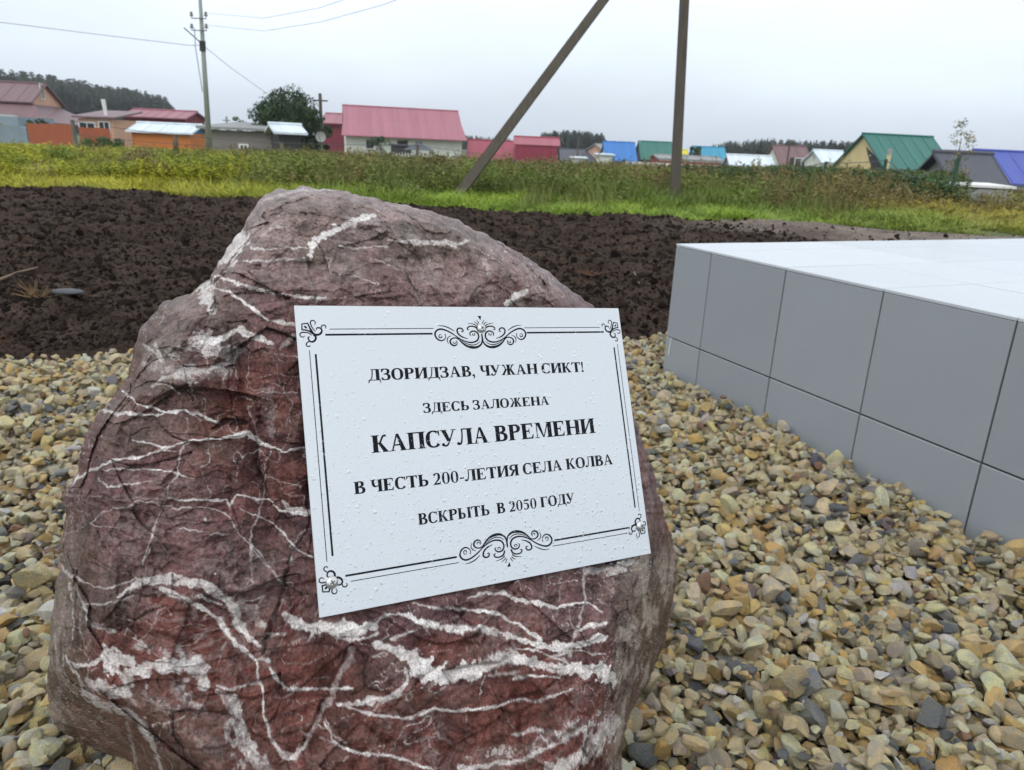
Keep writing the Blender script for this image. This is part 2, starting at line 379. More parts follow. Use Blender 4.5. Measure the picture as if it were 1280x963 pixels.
ci = rng.choice(len(pal), n, p=pw); C = pal[ci]*1.28*rng.uniform(0.75, 1.2, (n, 1))*rng.uniform(0.95, 1.05, (n, 3)); C = np.minimum(C*1.10*np.array([1.03, 1.02, 1.13]), 0.74)
Rr = np.stack([rng.normal(0, 0.5, n), rng.normal(0, 0.5, n), rng.uniform(0, 6.28, n)], 1)
scatter('gravel', STONES, GP, Rr, GS, rng.integers(0, len(STONES), n), C, 'loose angular yellow and grey gravel stones covering the ground', 'gravel')

# soil clods
M_clod = mat('soil_clod', (0.02, 0.014, 0.011), 1.0, attr=('tint', 'INSTANCER'), nscale=3, namt=0.5, bump=0.1, bscale=5, spec=0.06)
CLODS = [stone_mesh(200+i, M_clod, base=ICO2, cuts=5, rough=0.22) for i in range(8)]
n = 95000; yy = 2.6*(11.0/2.6)**rng.uniform(0, 1, n); xx = rng.uniform(-0.95, 1.0, n)*yy
k = (yy > soil_edge(xx)+0.02) & (yy < grass_edge(xx)+0.2) & ~in_platform(xx, yy, 0.05) & ~((xx > 2.9) & (yy > 6.4) & (rng.uniform(0, 1, n) < 0.9)); xx, yy = xx[k], yy[k]; n = len(xx)
sz = 0.0038*np.exp(rng.normal(0, 0.65, n))*(0.75+yy/9); sz = np.clip(sz, 0.003, 0.045)
P = np.stack([xx, yy, soil_z(xx, yy)+sz*0.25], 1); S = sz[:, None]*rng.uniform(0.6, 1.3, (n, 3))
C = np.array([0.052, 0.038, 0.031])*rng.uniform(0.55, 1.7, (n, 1)); q = rng.uniform(0, 1, n) < 0.025; C[q] = np.array([0.10, 0.05, 0.025])*rng.uniform(0.5, 1.3, (q.sum(), 1))
scatter('soil_clods', CLODS, P, rng.uniform(0, 6.28, (n, 3)), S, rng.integers(0, 8, n), C, 'crumbled dark brown clods strewn over the tilled soil', 'soil clods')

# ================================================================== TILED PLATFORM
TOPZ = CAM_H-0.354; TS = 0.4
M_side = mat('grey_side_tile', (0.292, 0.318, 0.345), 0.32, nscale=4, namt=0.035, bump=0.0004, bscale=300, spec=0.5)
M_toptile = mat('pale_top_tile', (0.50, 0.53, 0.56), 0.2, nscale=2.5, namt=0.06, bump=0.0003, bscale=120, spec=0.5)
def vary(m, amt):                               # every tile fired a touch lighter or darker
    n = m.node_tree.nodes; l = m.node_tree.links; b = n['Principled BSDF']; src = b.inputs['Base Color'].links[0].from_socket
    oi = n.new('ShaderNodeObjectInfo'); r_ = n.new('ShaderNodeMapRange'); r_.inputs['To Min'].default_value = 1-amt; r_.inputs['To Max'].default_value = 1+amt; l.new(oi.outputs['Random'], r_.inputs['Value'])
    v = n.new('ShaderNodeVectorMath'); v.operation = 'SCALE'; l.new(src, v.inputs[0]); l.new(r_.outputs[0], v.inputs['Scale']); l.new(v.outputs[0], b.inputs['Base Color'])
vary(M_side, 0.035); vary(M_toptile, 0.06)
M_grout = mat('dark_grout', (0.075, 0.075, 0.07), 0.9, nscale=30, namt=0.3)
plat = empty('tiled_platform', (PK[0], PK[1], 0)); 
plat.matrix_world = Matrix(((PD[0], PE[0], 0, PK[0]), (PD[1], PE[1], 0, PK[1]), (0, 0, 1, 0), (0, 0, 0, 1)))
tag(plat, 'raised platform clad in grey square tiles with pale tiled top', 'platform')
# local axes: x along the visible wall towards the camera, y into the platform
NA, NB = 7, 9; LA = 0.231+TS*NA; LB = TS*NB; tk = 0.009; gap = 0.0055
MB().box(tk, LA-tk, tk+0.0005, LB-tk, -0.1, TOPZ-tk-0.0004).build('grout_core', M_grout, plat)
def tile_mesh(wx, wz, kind):                 # flat piece in the x-z plane (side) or x-y plane (top), soft chamfered edge
    b = MB(); c = 0.0016
    if kind == 'side':
        o = [(0, 0), (wx, 0), (wx, wz), (0, wz)]; i_ = [(c, c), (wx-c, c), (wx-c, wz-c), (c, wz-c)]
        V = [(a, tk, d) for a, d in o]+[(a, c, d) for a, d in o]+[(a, 0, d) for a, d in i_]
    else:
        o = [(0, 0), (wx, 0), (wx, wz), (0, wz)]; i_ = [(c, c), (wx-c, c), (wx-c, wz-c), (c, wz-c)]
        V = [(a, d, -tk) for a, d in o]+[(a, d, -c) for a, d in o]+[(a, d, 0) for a, d in i_]
    b.v = V; b.f = [(8, 9, 10, 11)]
    for k in range(4): b.f += [(k, (k+1) % 4, 4+(k+1) % 4, 4+k), (4+k, 4+(k+1) % 4, 8+(k+1) % 4, 8+k)]
    me = bpy.data.meshes.new('tile'); me.from_pydata(b.v, [], b.f)
    me.update(); import bmesh; bm = bmesh.new(); bm.from_mesh(me); bmesh.ops.recalc_face_normals(bm, faces=bm.faces); 
    # open back: make sure the face looks outwards
    f = [f for f in bm.faces if len(f.verts) == 4][0]
    bm.normal_update(); big = max(bm.faces, key=lambda q: q.calc_area())
    want = Vector((0, -1, 0)) if kind == 'side' else Vector((0, 0, 1))
    if big.normal.dot(want) < 0: bmesh.ops.reverse_faces(bm, faces=bm.faces)
    bm.to_mesh(me); bm.free(); me.materials.append(M_side if kind == 'side' else M_toptile); return me
xs = [0.0]+[0.231+TS*k for k in range(NA+1)]
H1 = 0.397; cache = {}
def put_tile(w, h, kind, loc, rz=0.0, jx=0.0):
    key = (round(w, 3), round(h, 3), kind)
    if key not in cache: cache[key] = tile_mesh(w, h, kind)
    o = bpy.data.objects.new('tile', cache[key]); link(o, plat); o.location = loc; o.rotation_euler = (jx, 0, rz); return o
ttop = TOPZ-0.0125
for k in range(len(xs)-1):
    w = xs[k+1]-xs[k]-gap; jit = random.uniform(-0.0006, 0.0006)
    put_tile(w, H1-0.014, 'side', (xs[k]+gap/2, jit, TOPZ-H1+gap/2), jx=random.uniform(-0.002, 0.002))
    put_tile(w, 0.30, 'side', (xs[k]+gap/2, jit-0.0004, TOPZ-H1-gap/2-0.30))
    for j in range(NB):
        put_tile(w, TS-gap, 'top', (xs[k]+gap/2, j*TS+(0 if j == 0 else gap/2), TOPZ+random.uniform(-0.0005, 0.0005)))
for j in range(NB):                         # far end wall and back wall
    put_tile(TS-gap, H1-0.014, 'side', (0, (j+1)*TS-gap/2, TOPZ-H1+gap/2), rz=-math.pi/2)
    put_tile(TS-gap, 0.30, 'side', (0, (j+1)*TS-gap/2, TOPZ-H1-gap/2-0.30), rz=-math.pi/2)
M_mark = mat('pale_mark', (0.6, 0.62, 0.6), 0.6)  # slim white mark on the lower tile at the far end
s = MB(); s.poly([(0.028, -0.0025, 0.075), (0.036, -0.0025, 0.07), (0.040, -0.0025, 0.12), (0.043, -0.0025, 0.155), (0.036, -0.0025, 0.15), (0.031, -0.0025, 0.11)]); s.build('white_mark', M_mark, plat)

# ================================================================== MARBLED BOULDER
SIL = [(330,243),(345,238),(380,235),(412,236),(440,243),(470,250),(500,256),(540,264),(575,278),(600,290),(640,311),(680,335),(700,352),(725,372),(742,386),(762,425),(782,485),(800,545),(812,580),(822,610),(832,645),(845,690),(848,715),(843,745),(838,780),(825,820),(815,845),(800,870),(785,900),(778,930),(776,963),(790,1010),(790,1070),(700,1150),(560,1190),(400,1180),(290,1120),(220,1040),(185,985),(165,952),(140,945),(100,930),(66,905),(58,860),(62,820),(62,790),(70,740),(76,700),(75,685),(82,650),(79,620),(95,590),(100,570),(108,540),(120,518),(148,490),(160,472),(166,440),(178,410),(200,385),(230,375),(262,350),(272,332),(283,310),(300,290),(318,262)]
RC = np.array([455.0, 640.0])
def sil_radius(phi):
    S = np.array(SIL, float)-RC; a = np.arctan2(S[:, 1], S[:, 0]); o = np.argsort(a); a = a[o]; S = S[o]
    a = np.r_[a[-1]-2*np.pi, a, a[0]+2*np.pi]; S = np.vstack([S[-1], S, S[0]])
    i = np.clip(np.searchsorted(a, phi)-1, 0, len(a)-2)
    p, q = S[i], S[i+1]; d = np.stack([np.cos(phi), np.sin(phi)], 1)
    cr = lambda u, v: u[:, 0]*v[:, 1]-u[:, 1]*v[:, 0]
    return cr(p, q-p)/cr(d, q-p)
PO, PU, PV, PN, PW_, PH_ = np.array([-0.21934, 0.72425, 0.7418]), np.array([0.87113, 0.48597, -0.07044]), np.array([0.15554, -0.40913, -0.89912]), np.array([0.46576, -0.7723, 0.43199]), 0.400, 0.30319
def rays(px, py):
    v = np.stack([px-CX, py-CY, np.full_like(px, F_PX)], 1) @ RM.T; return v/np.linalg.norm(v, axis=1)[:, None]
def plane_t(D, p0, n):
    dn = D@n; dn = np.where(dn > -0.03, -0.03, dn); return ((p0-CAMP)@n)/dn
FR0 = PO - PN*0.020
FN = PN - 0.03*PV; FN /= np.linalg.norm(FN); FR0 = FR0 + PU*0.2+PV*0.15
def anchor(px, py, extra=0.0):
    d = ray(px, py); t = ((FR0-CAMP)@FN)/(d@FN); return CAMP+d*(t+extra)
def nrm(*v): v = np.array(v, float); return v/np.linalg.norm(v)
PLANES = [(anchor(560, 330, 0), nrm(0.30, -0.60, 0.75)), (anchor(767, 800, 0), nrm(0.85, -0.50, 0.08)), (anchor(185, 640, 0), nrm(-0.42, -0.86, 0.28)),
          (anchor(290, 400, 0.0), nrm(-0.22, -0.62, 0.75)), (anchor(130, 850, 0.03), nrm(-0.45, -0.85, -0.35)), (anchor(450, 1050, 0.0), nrm(0.3, -0.85, -0.2)),
          (anchor(420, 262, 0.02), nrm(0.0, -0.35, 0.93)), (anchor(700, 352, 0.02), nrm(0.55, -0.35, 0.75)), (anchor(180, 470, 0.03), nrm(-0.5, -0.5, 0.7))]
def softmax_t(ts, k=0.012):
    T = np.stack(ts, 0); m = T.max(0); return m + k*np.log(np.exp((T-m)/k).sum(0))

VEINS = []
def V_(ox, oy, s, pts, w, a=1.0, sp=0.0):     # pts in enlarged-view units, w width(s) in the same units; a strength; sp speckle
    w = [w]*len(pts) if not isinstance(w, (list, tuple)) else list(w)
    VEINS.append((np.array([(ox+s*p[0], oy+s*p[1]) for p in pts]), np.array(w, float)*s, a, sp))
def z5(p, w, a=1.0, sp=0.0): V_(50, 430, 0.322, p, w, a, sp)
def z7(p, w, a=1.0, sp=0.0): V_(40, 680, 0.3125, p, w, a, sp)
def z8(p, w, a=1.0, sp=0.0): V_(400, 680, 0.375, p, w, a, sp)
def z6(p, w, a=1.0, sp=0.0): V_(150, 225, 0.4766, p, w, a, sp)
z5([(320,180),(350,200),(380,235),(420,245),(480,270),(560,262),(610,265),(650,290),(690,305)], [8,12,12,10,12,16,20,16,12])
z5([(220,255),(300,268),(400,280),(450,285),(480,275)], [14,14,13,10,10], 0.8)
z5([(350,380),(420,385),(480,400),(560,380),(640,378),(700,370),(760,355),(800,345),(850,375),(900,400),(930,415),(1030,408)], [5,9,12,12,13,15,16,26,20,14,10,12])
z5([(540,415),(480,405),(430,425),(380,440),(280,452),(210,490),(160,510),(110,550)], [4,8,8,9,11,12,13,12], 0.9)
z5([(250,490),(330,490),(400,485),(460,495),(540,508),(600,515)], [6,8,8,8,6,3], 0.9)
z5([(225,520),(260,550),(320,548),(430,537)], [5,7,6,4], 0.85)
z5([(605,375),(560,395),(545,440),(535,510),(500,560),(480,620),(455,680),(430,760),(395,855)], [6,7,7,6,5,4,6,7,4], 0.85)
z5([(412,870),(405,905)], 3, 0.6)
z5([(490,603),(560,605),(640,603),(710,608),(730,605),(740,635),(765,583),(800,590),(850,598),(880,600),(930,645),(980,660),(1040,665)], [10,11,10,9,8,8,7,11,11,9,10,16,16])
z5([(200,690),(230,655),(290,635),(330,635),(380,618),(430,612),(480,630),(520,640),(620,628),(690,645),(740,675),(790,750),(850,810),(900,870),(945,940)], [3,4,4,8,8,5,6,7,5,5,5,5,9,6,5], 0.85)
z5([(890,410),(870,500),(863,600),(840,680),(820,760),(815,860)], [4,4,4,6,6,4], 0.7)
z5([(780,640),(850,665),(900,695),(950,750),(990,800),(1050,825)], [3,5,6,6,8,8], 0.9)
z5([(535,718),(580,722),(630,728)], 4, 0.9); z5([(660,738),(700,742),(740,738)], 4, 0.9); z5([(840,200),(900,190),(1000,185)], 3, 0.8)
z5([(195,690),(230,705),(300,712)], 4, 0.6); z5([(200,590),(380,605),(480,602)], 2, 0.6); z5([(100,620),(180,662)], 4, .4); z5([(60,760),(180,700)], 3, .4)
z5([(440,170),(480,140),(560,120),(640,100),(700,75),(750,80)], [10,28,34,30,34,16], 0.75, 0.35)
z5([(400,0),(450,30),(470,70)], 12, 0.6, 0.2); z5([(540,15),(640,30),(730,10)], [20,44,30], 0.8, 0.4); z5([(450,165),(520,175),(540,185)], 8, .7)
z5([(885,190),(890,260),(890,350)], [50,80,30], 0.28, 0.5); z5([(940,610),(960,640),(1040,660)], [10,24,20], 0.85, 0.2); z5([(840,800),(860,825)], 16, .6, .2)
z5([(640,680),(642,684)], 12, .9); z5([(285,755),(288,757)], 6, .9); z5([(685,888),(687,889)], 7, .9)
z7([(340,215),(400,175),(440,150),(500,140),(560,140),(620,155),(700,170),(760,210),(810,260),(830,320),(870,365),(920,410)], [10,32,40,46,60,62,44,40,48,40,34,18], 1.0, 0.12)
z7([(520,180),(600,215),(680,260),(740,300),(780,350),(820,400),(870,440),(910,465),(950,468)], [30,26,20,20,22,24,18,14,16])
z7([(830,240),(870,270),(900,300),(930,330)], [30,50,50,30], 0.7, 0.45); z7([(640,215),(700,225),(760,250)], 14, .8)
z7([(290,400),(315,440),(340,470),(390,470)], [20,80,100,60], 1.0, 0.15); z7([(400,520),(480,480),(540,490),(600,480),(650,510),(690,560)], [50,50,70,80,80,50], 1.0, 0.2)
z7([(230,555),(300,590),(370,590),(385,520)], [40,64,60,50], 0.9, 0.35); z7([(150,470),(190,500),(250,470),(290,440)], [10,22,22,30], 0.85, 0.2)
z7([(430,400),(520,430),(600,440),(640,470)], 50, 0.6, 0.6)
z7([(130,450),(180,530),(210,590),(270,640),(340,660),(400,680),(440,720),(480,790),(500,850),(520,900)], [14,22,36,44,30,36,38,26,20,18], 0.75, 0.3)
z7([(560,570),(600,600),(640,640),(700,670)], [50,60,60,30], 0.7, 0.5); z7([(400,620),(520,640),(640,680),(740,700)], 60, 0.3, 0.6); z7([(560,730),(680,760),(740,860)], 90, 0.22, 0.6)
z7([(740,560),(800,575),(860,555),(910,550)], [8,14,13,10], 0.9); z7([(950,490),(980,540),(1020,575),(1100,580),(1200,583),(1280,583)], [12,14,14,13,13,10])
z7([(910,470),(905,540),(925,600),(935,700),(960,790),(1000,840),(1050,855),(1075,820),(1120,770)], [14,12,10,14,18,30,26,18,14], 0.9)
z7([(1280,430),(1230,530),(1190,640),(1150,700),(1110,790),(1050,860)], [34,30,26,20,12,6], 0.42, 0.35)
z7([(750,580),(800,620),(830,700),(850,780),(890,850),(940,906)], [20,50,60,60,50,50], 0.85, 0.4); z7([(780,700),(800,800),(840,900)], 80, .5, .65)
z7([(110,80),(150,120),(215,160)], [12,18,8], 0.7, .2); z7([(150,150),(160,250),(155,420)], 5, 0.7); z7([(180,180),(200,240),(230,310),(330,350)], [10,20,30,16], 0.6, 0.35)
z7([(220,165),(300,180),(430,140)], [6,10,12], 0.7); z7([(200,250),(300,240),(400,210)], 7, 0.5); z7([(190,260),(180,340),(220,430)], 14, 0.35, .4)
z7([(1012,280),(1050,320),(1120,335),(1200,345),(1280,350)], [30,52,44,44,56], 1.0, 0.1)
z7([(870,0),(900,50),(960,100),(1005,165)], [6,10,8,6], 0.8); z7([(880,0),(880,140),(850,190)], 5, 0.6); z7([(480,10),(440,80)], 6, 0.6); z7([(460,90),(450,150)], 5, .6)
z7([(400,420),(470,340),(500,270),(530,250)], 4, 0.6); z7([(480,730),(560,700),(610,690)], 6, 0.8); z7([(1150,770),(1280,830)], 6, 0.6); z7([(1180,700),(1200,760),(1260,800)], 5, 0.6)
z7([(780,395),(750,470)], 4, .5); z7([(60,700),(120,560),(90,400),(110,330)], [30,20,24,12], 0.3, 0.5); z7([(200,700),(120,660),(100,600)], [40,30,20], 0.22, .6); z7([(380,720),(400,800),(420,900)], 14, .5, .3)
z7([(1020,415),(1100,370)], 4, .5); z7([(950,360),(985,362)], 8, .9); z7([(1120,340),(1140,250)], 10, .3, .4); z7([(530,690),(500,800),(560,900)], 8, .35, .4); z7([(455,560),(460,650)], 4, .5)
z8([(-40,330),(0,265),(60,280),(120,285),(170,262)], [6,30,50,56,40], 1.0, 0.12); z8([(60,310),(120,312),(190,300)], 14, .8)
z8([(170,270),(220,245),(260,235),(320,250),(380,270),(460,290),(540,285),(600,295),(660,315),(720,335),(790,345),(860,335),(920,320),(960,310)], [10,15,15,24,30,24,22,18,18,22,34,36,34,24])
z8([(310,195),(380,210),(450,220),(580,230),(640,260),(690,290),(730,320)], [6,8,9,14,12,14,20]); z8([(500,180),(560,165),(610,170),(660,190),(720,200),(790,215),(850,200),(900,195),(940,225)], [8,12,16,20,22,16,14,8,6])
z8([(180,330),(240,345),(290,370),(330,410),(380,430),(450,435),(520,415),(580,395),(620,375),(690,385),(760,405),(810,430),(860,420),(920,425),(970,450)], [20,26,50,78,64,54,54,50,60,40,32,42,46,66,50], 1.0, 0.1)
z8([(620,350),(700,350),(760,370),(830,400)], 9, .75); z8([(760,380),(860,360),(950,370)], 8, .6)
z8([(280,420),(290,460),(260,500),(200,515),(130,525),(80,540)], [12,12,26,30,24,16], 0.85, .1); z8([(200,515),(180,550)], 8, .5)
z8([(640,455),(700,440),(800,445)], 11); z8([(560,440),(660,430)], 9)
z8([(60,540),(130,550),(200,575),(280,582),(350,560),(380,548),(450,560),(540,545),(600,530),(700,520),(780,510),(850,485)], [8,12,14,13,15,13,13,13,12,12,12,5])
z8([(20,600),(50,660),(100,690),(180,705),(250,710),(320,735),(380,752)], [5,10,12,14,14,14,16], 0.85)
z8([(500,720),(600,700),(700,690),(780,640),(860,610),(920,590),(980,570)], [50,70,60,70,60,50,40], 0.8, 0.6); z8([(780,755),(860,720),(920,660),(980,600)], [60,60,80,60], 0.95, 0.3); z8([(470,750),(600,735),(700,715),(800,660),(880,620)], [22,22,18,20,20], 0.95, 0.15)
z8([(880,95),(930,90),(990,75),(1050,60)], [20,34,34,24], 0.85, 0.2); z8([(880,100),(880,200),(850,300),(835,380)], [14,10,12,16], 0.6, .2); z8([(860,290),(900,265),(950,262)], [10,18,18], 0.95); z8([(240,315),(290,300),(330,285)], [14,16,8], 0.9)
z8([(545,440),(535,490)], 4, .7); z8([(480,570),(485,610)], 4, .5); z8([(380,600),(400,650),(440,670)], [8,14,8], .45, .4); z8([(640,630),(700,625),(740,630)], [14,18,12], 0.8, 0.2); z8([(620,575),(650,610)], 3, .5)
z8([(380,170),(400,110)], 4, .4); z8([(745,60),(740,200)], 3, .4); z8([(780,130),(860,120)], 4, .5); z8([(810,90),(790,240)], 3, .4)
z6([(497,203),(505,170),(540,140),(580,120),(620,105),(665,90)], [16,20,16,18,20,18], 0.95); z6([(320,215),(400,213),(450,210),(500,203)], [5,9,9,9], 0.9); z6([(340,180),(420,178),(500,175)], 5, 0.8)
z6([(575,175),(650,178),(700,176)], 6, 0.8); z6([(700,155),(760,160),(820,165),(880,172),(910,160)], [6,14,16,12,14], 0.7, .2); z6([(250,250),(300,268),(350,280),(400,292),(450,302),(540,310)], [5,10,12,11,11,8])
z6([(240,280),(290,295),(330,325),(370,355),(385,368),(450,378)], [5,8,9,10,13,18], 0.9); z6([(270,205),(290,190),(315,160),(322,150)], [30,56,50,16], 0.8, 0.1); z6([(225,265),(225,300),(235,345)], [50,56,20], 0.7, 0.15)
z6([(200,430),(230,425),(280,405),(310,395),(350,415),(400,430)], [10,22,24,18,22,14], 0.9); z6([(190,420),(230,440),(290,460)], [40,70,60], 0.6, 0.4); z6([(60,480),(120,500),(200,510),(290,500)], [20,34,40,30], 0.5, 0.45); z6([(90,430),(110,470)], 12, 0.6, .2); z6([(130,450),(150,470)], 26, .5, .4)
z6([(1010,330),(1040,305),(1070,290)], [18,18,10], 0.75); z6([(370,150),(400,125),(440,120)], 6, 0.4); z6([(750,200),(830,220),(850,260),(780,260)], 40, .22, .5); z6([(960,210),(970,240)], 16, .4, .3); z6([(380,50),(460,30),(560,24)], [8,12,10], .5, .4); z6([(600,140),(700,130),(800,150)], 30, .25, .6); z6([(420,440),(450,410)], 14, .4, .3); z6([(280,60),(350,40)], 10, .3)
CRACKS = []
# broad folds and ledges of the block: centre line, width, depth (metres, positive = hollow)
FOLDS = [([(268, 372), (292, 440), (300, 500), (322, 560), (338, 640), (352, 700), (372, 770)], 44, 0.020), ([(190, 520), (178, 600), (188, 680), (200, 740)], 60, 0.009), ([(150, 790), (230, 812), (300, 785), (330, 750)], 30, 0.010),
         ([(225, 480), (232, 560), (246, 640), (250, 700)], 50, -0.009), ([(345, 330), (440, 318), (560, 338), (660, 372)], 26, 0.009), ([(330, 262), (420, 258), (520, 278), (620, 316)], 22, -0.006), ([(395, 372), (352, 440), (356, 520), (372, 600)], 40, -0.008),
         ([(420, 800), (405, 860), (390, 930)], 26, 0.010), ([(500, 870), (600, 850), (700, 838), (760, 845)], 24, -0.006), ([(560, 905), (565, 960)], 26, 0.008), ([(170, 400), (230, 452), (290, 455)], 30, 0.008), ([(100, 560), (92, 700), (110, 860)], 36, 0.010), ([(765, 700), (765, 800), (768, 940)], 12, -0.008)]
def C_(ox, oy, s, pts, w, d): CRACKS.append((np.array([(ox+s*p[0], oy+s*p[1]) for p in pts]), np.array(w if isinstance(w, list) else [w]*len(pts), float)*s, d, 0))
C_(40, 680, 0.3125, [(1035,50),(1000,200),(960,330),(930,450)], [10,16,22,14], 0.8)
C_(40, 680, 0.3125, [(1255,430),(1205,530),(1165,640),(1125,720),(1085,800)], [14,16,14,12,8], 0.6)
C_(40, 680, 0.3125, [(200,270),(270,330),(350,345),(410,300),(480,260)], [6,14,16,12,8], 0.5)
C_(40, 680, 0.3125, [(430,120),(440,190),(410,270),(400,350)], 5, 0.6); C_(40, 680, 0.3125, [(640,180),(700,215),(780,290),(850,390)], [5,8,6,4], .5)
C_(50, 430, 0.322, [(670,330),(720,305),(800,310)], [16,34,14], 0.9); C_(50, 430, 0.322, [(740,60),(730,180),(760,280),(790,330)], [6,8,8,10], 0.6)
C_(50, 430, 0.322, [(745,500),(735,600),(780,700),(790,830),(830,920)], [5,8,6,6,8], 0.4); C_(50, 430, 0.322, [(500,270),(530,230),(560,180)], 5, .4)
C_(50, 430, 0.322, [(300,190),(340,140),(360,100)], 8, .5); C_(50, 430, 0.322, [(120,560),(170,600),(180,690),(200,760)], 5, .4)
C_(150, 225, 0.4766, [(1070,285),(1090,272),(1125,275)], 4, 0.8); C_(150, 225, 0.4766, [(290,395),(290,440),(295,500)], 5, .6); C_(150, 225, 0.4766, [(235,410),(280,400)], 6, .5)
C_(400, 680, 0.375, [(900,150),(915,95),(960,60)], [20,30,16], .5); C_(400, 680, 0.375, [(975,200),(985,330),(970,440),(985,540)], [8,12,8,6], .5); C_(400, 680, 0.375, [(420,640),(440,680),(430,720)], [6,14,8], .6)
C_(400, 680, 0.375, [(545,340),(560,300)], 4, .5); C_(150, 225, 0.4766, [(170,430),(200,380),(240,350)], 6, .3); C_(150,225,0.4766,[(240,250),(245,330),(235,380)],5,.4)
WS = 0.84
def stroke_field(X, Y, strokes, soft, nz1, nz2, edge=0.0):
    out = np.zeros(len(X))
    order = np.argsort(Y); Ys = Y[order]
    for pts, w, a, sp in strokes:
        for k in range(len(pts)-1):
            p, q = pts[k], pts[k+1]; wm = max(w[k], w[k+1])*0.75+soft*2+3
            lo, hi = np.searchsorted(Ys, min(p[1], q[1])-wm), np.searchsorted(Ys, max(p[1], q[1])+wm); ix = order[lo:hi]
            ix = ix[(X[ix] > min(p[0], q[0])-wm) & (X[ix] < max(p[0], q[0])+wm)]
            if len(ix) == 0: continue
            d = q-p; L2 = max((d**2).sum(), 1e-6); t = np.clip(((X[ix]-p[0])*d[0]+(Y[ix]-p[1])*d[1])/L2, 0, 1)
            dist = np.hypot(X[ix]-p[0]-t*d[0], Y[ix]-p[1]-t*d[1]); ww = (w[k]*(1-t)+w[k+1]*t)/2*WS*(1-0.14*(w[k] < 7))*(1+0.35*nz1[ix])
            ww = ww*(1+edge*nz1[ix])
            m = 1-sstep(-soft, soft, dist-ww)
            if sp: m = m*(1-min(1, sp*1.5)*sstep(0.35-sp, 0.5-sp, nz2[ix]*2.2+0.35*dist/np.maximum(ww, 1)))
            out[ix] = np.maximum(out[ix], m*a)
    return out

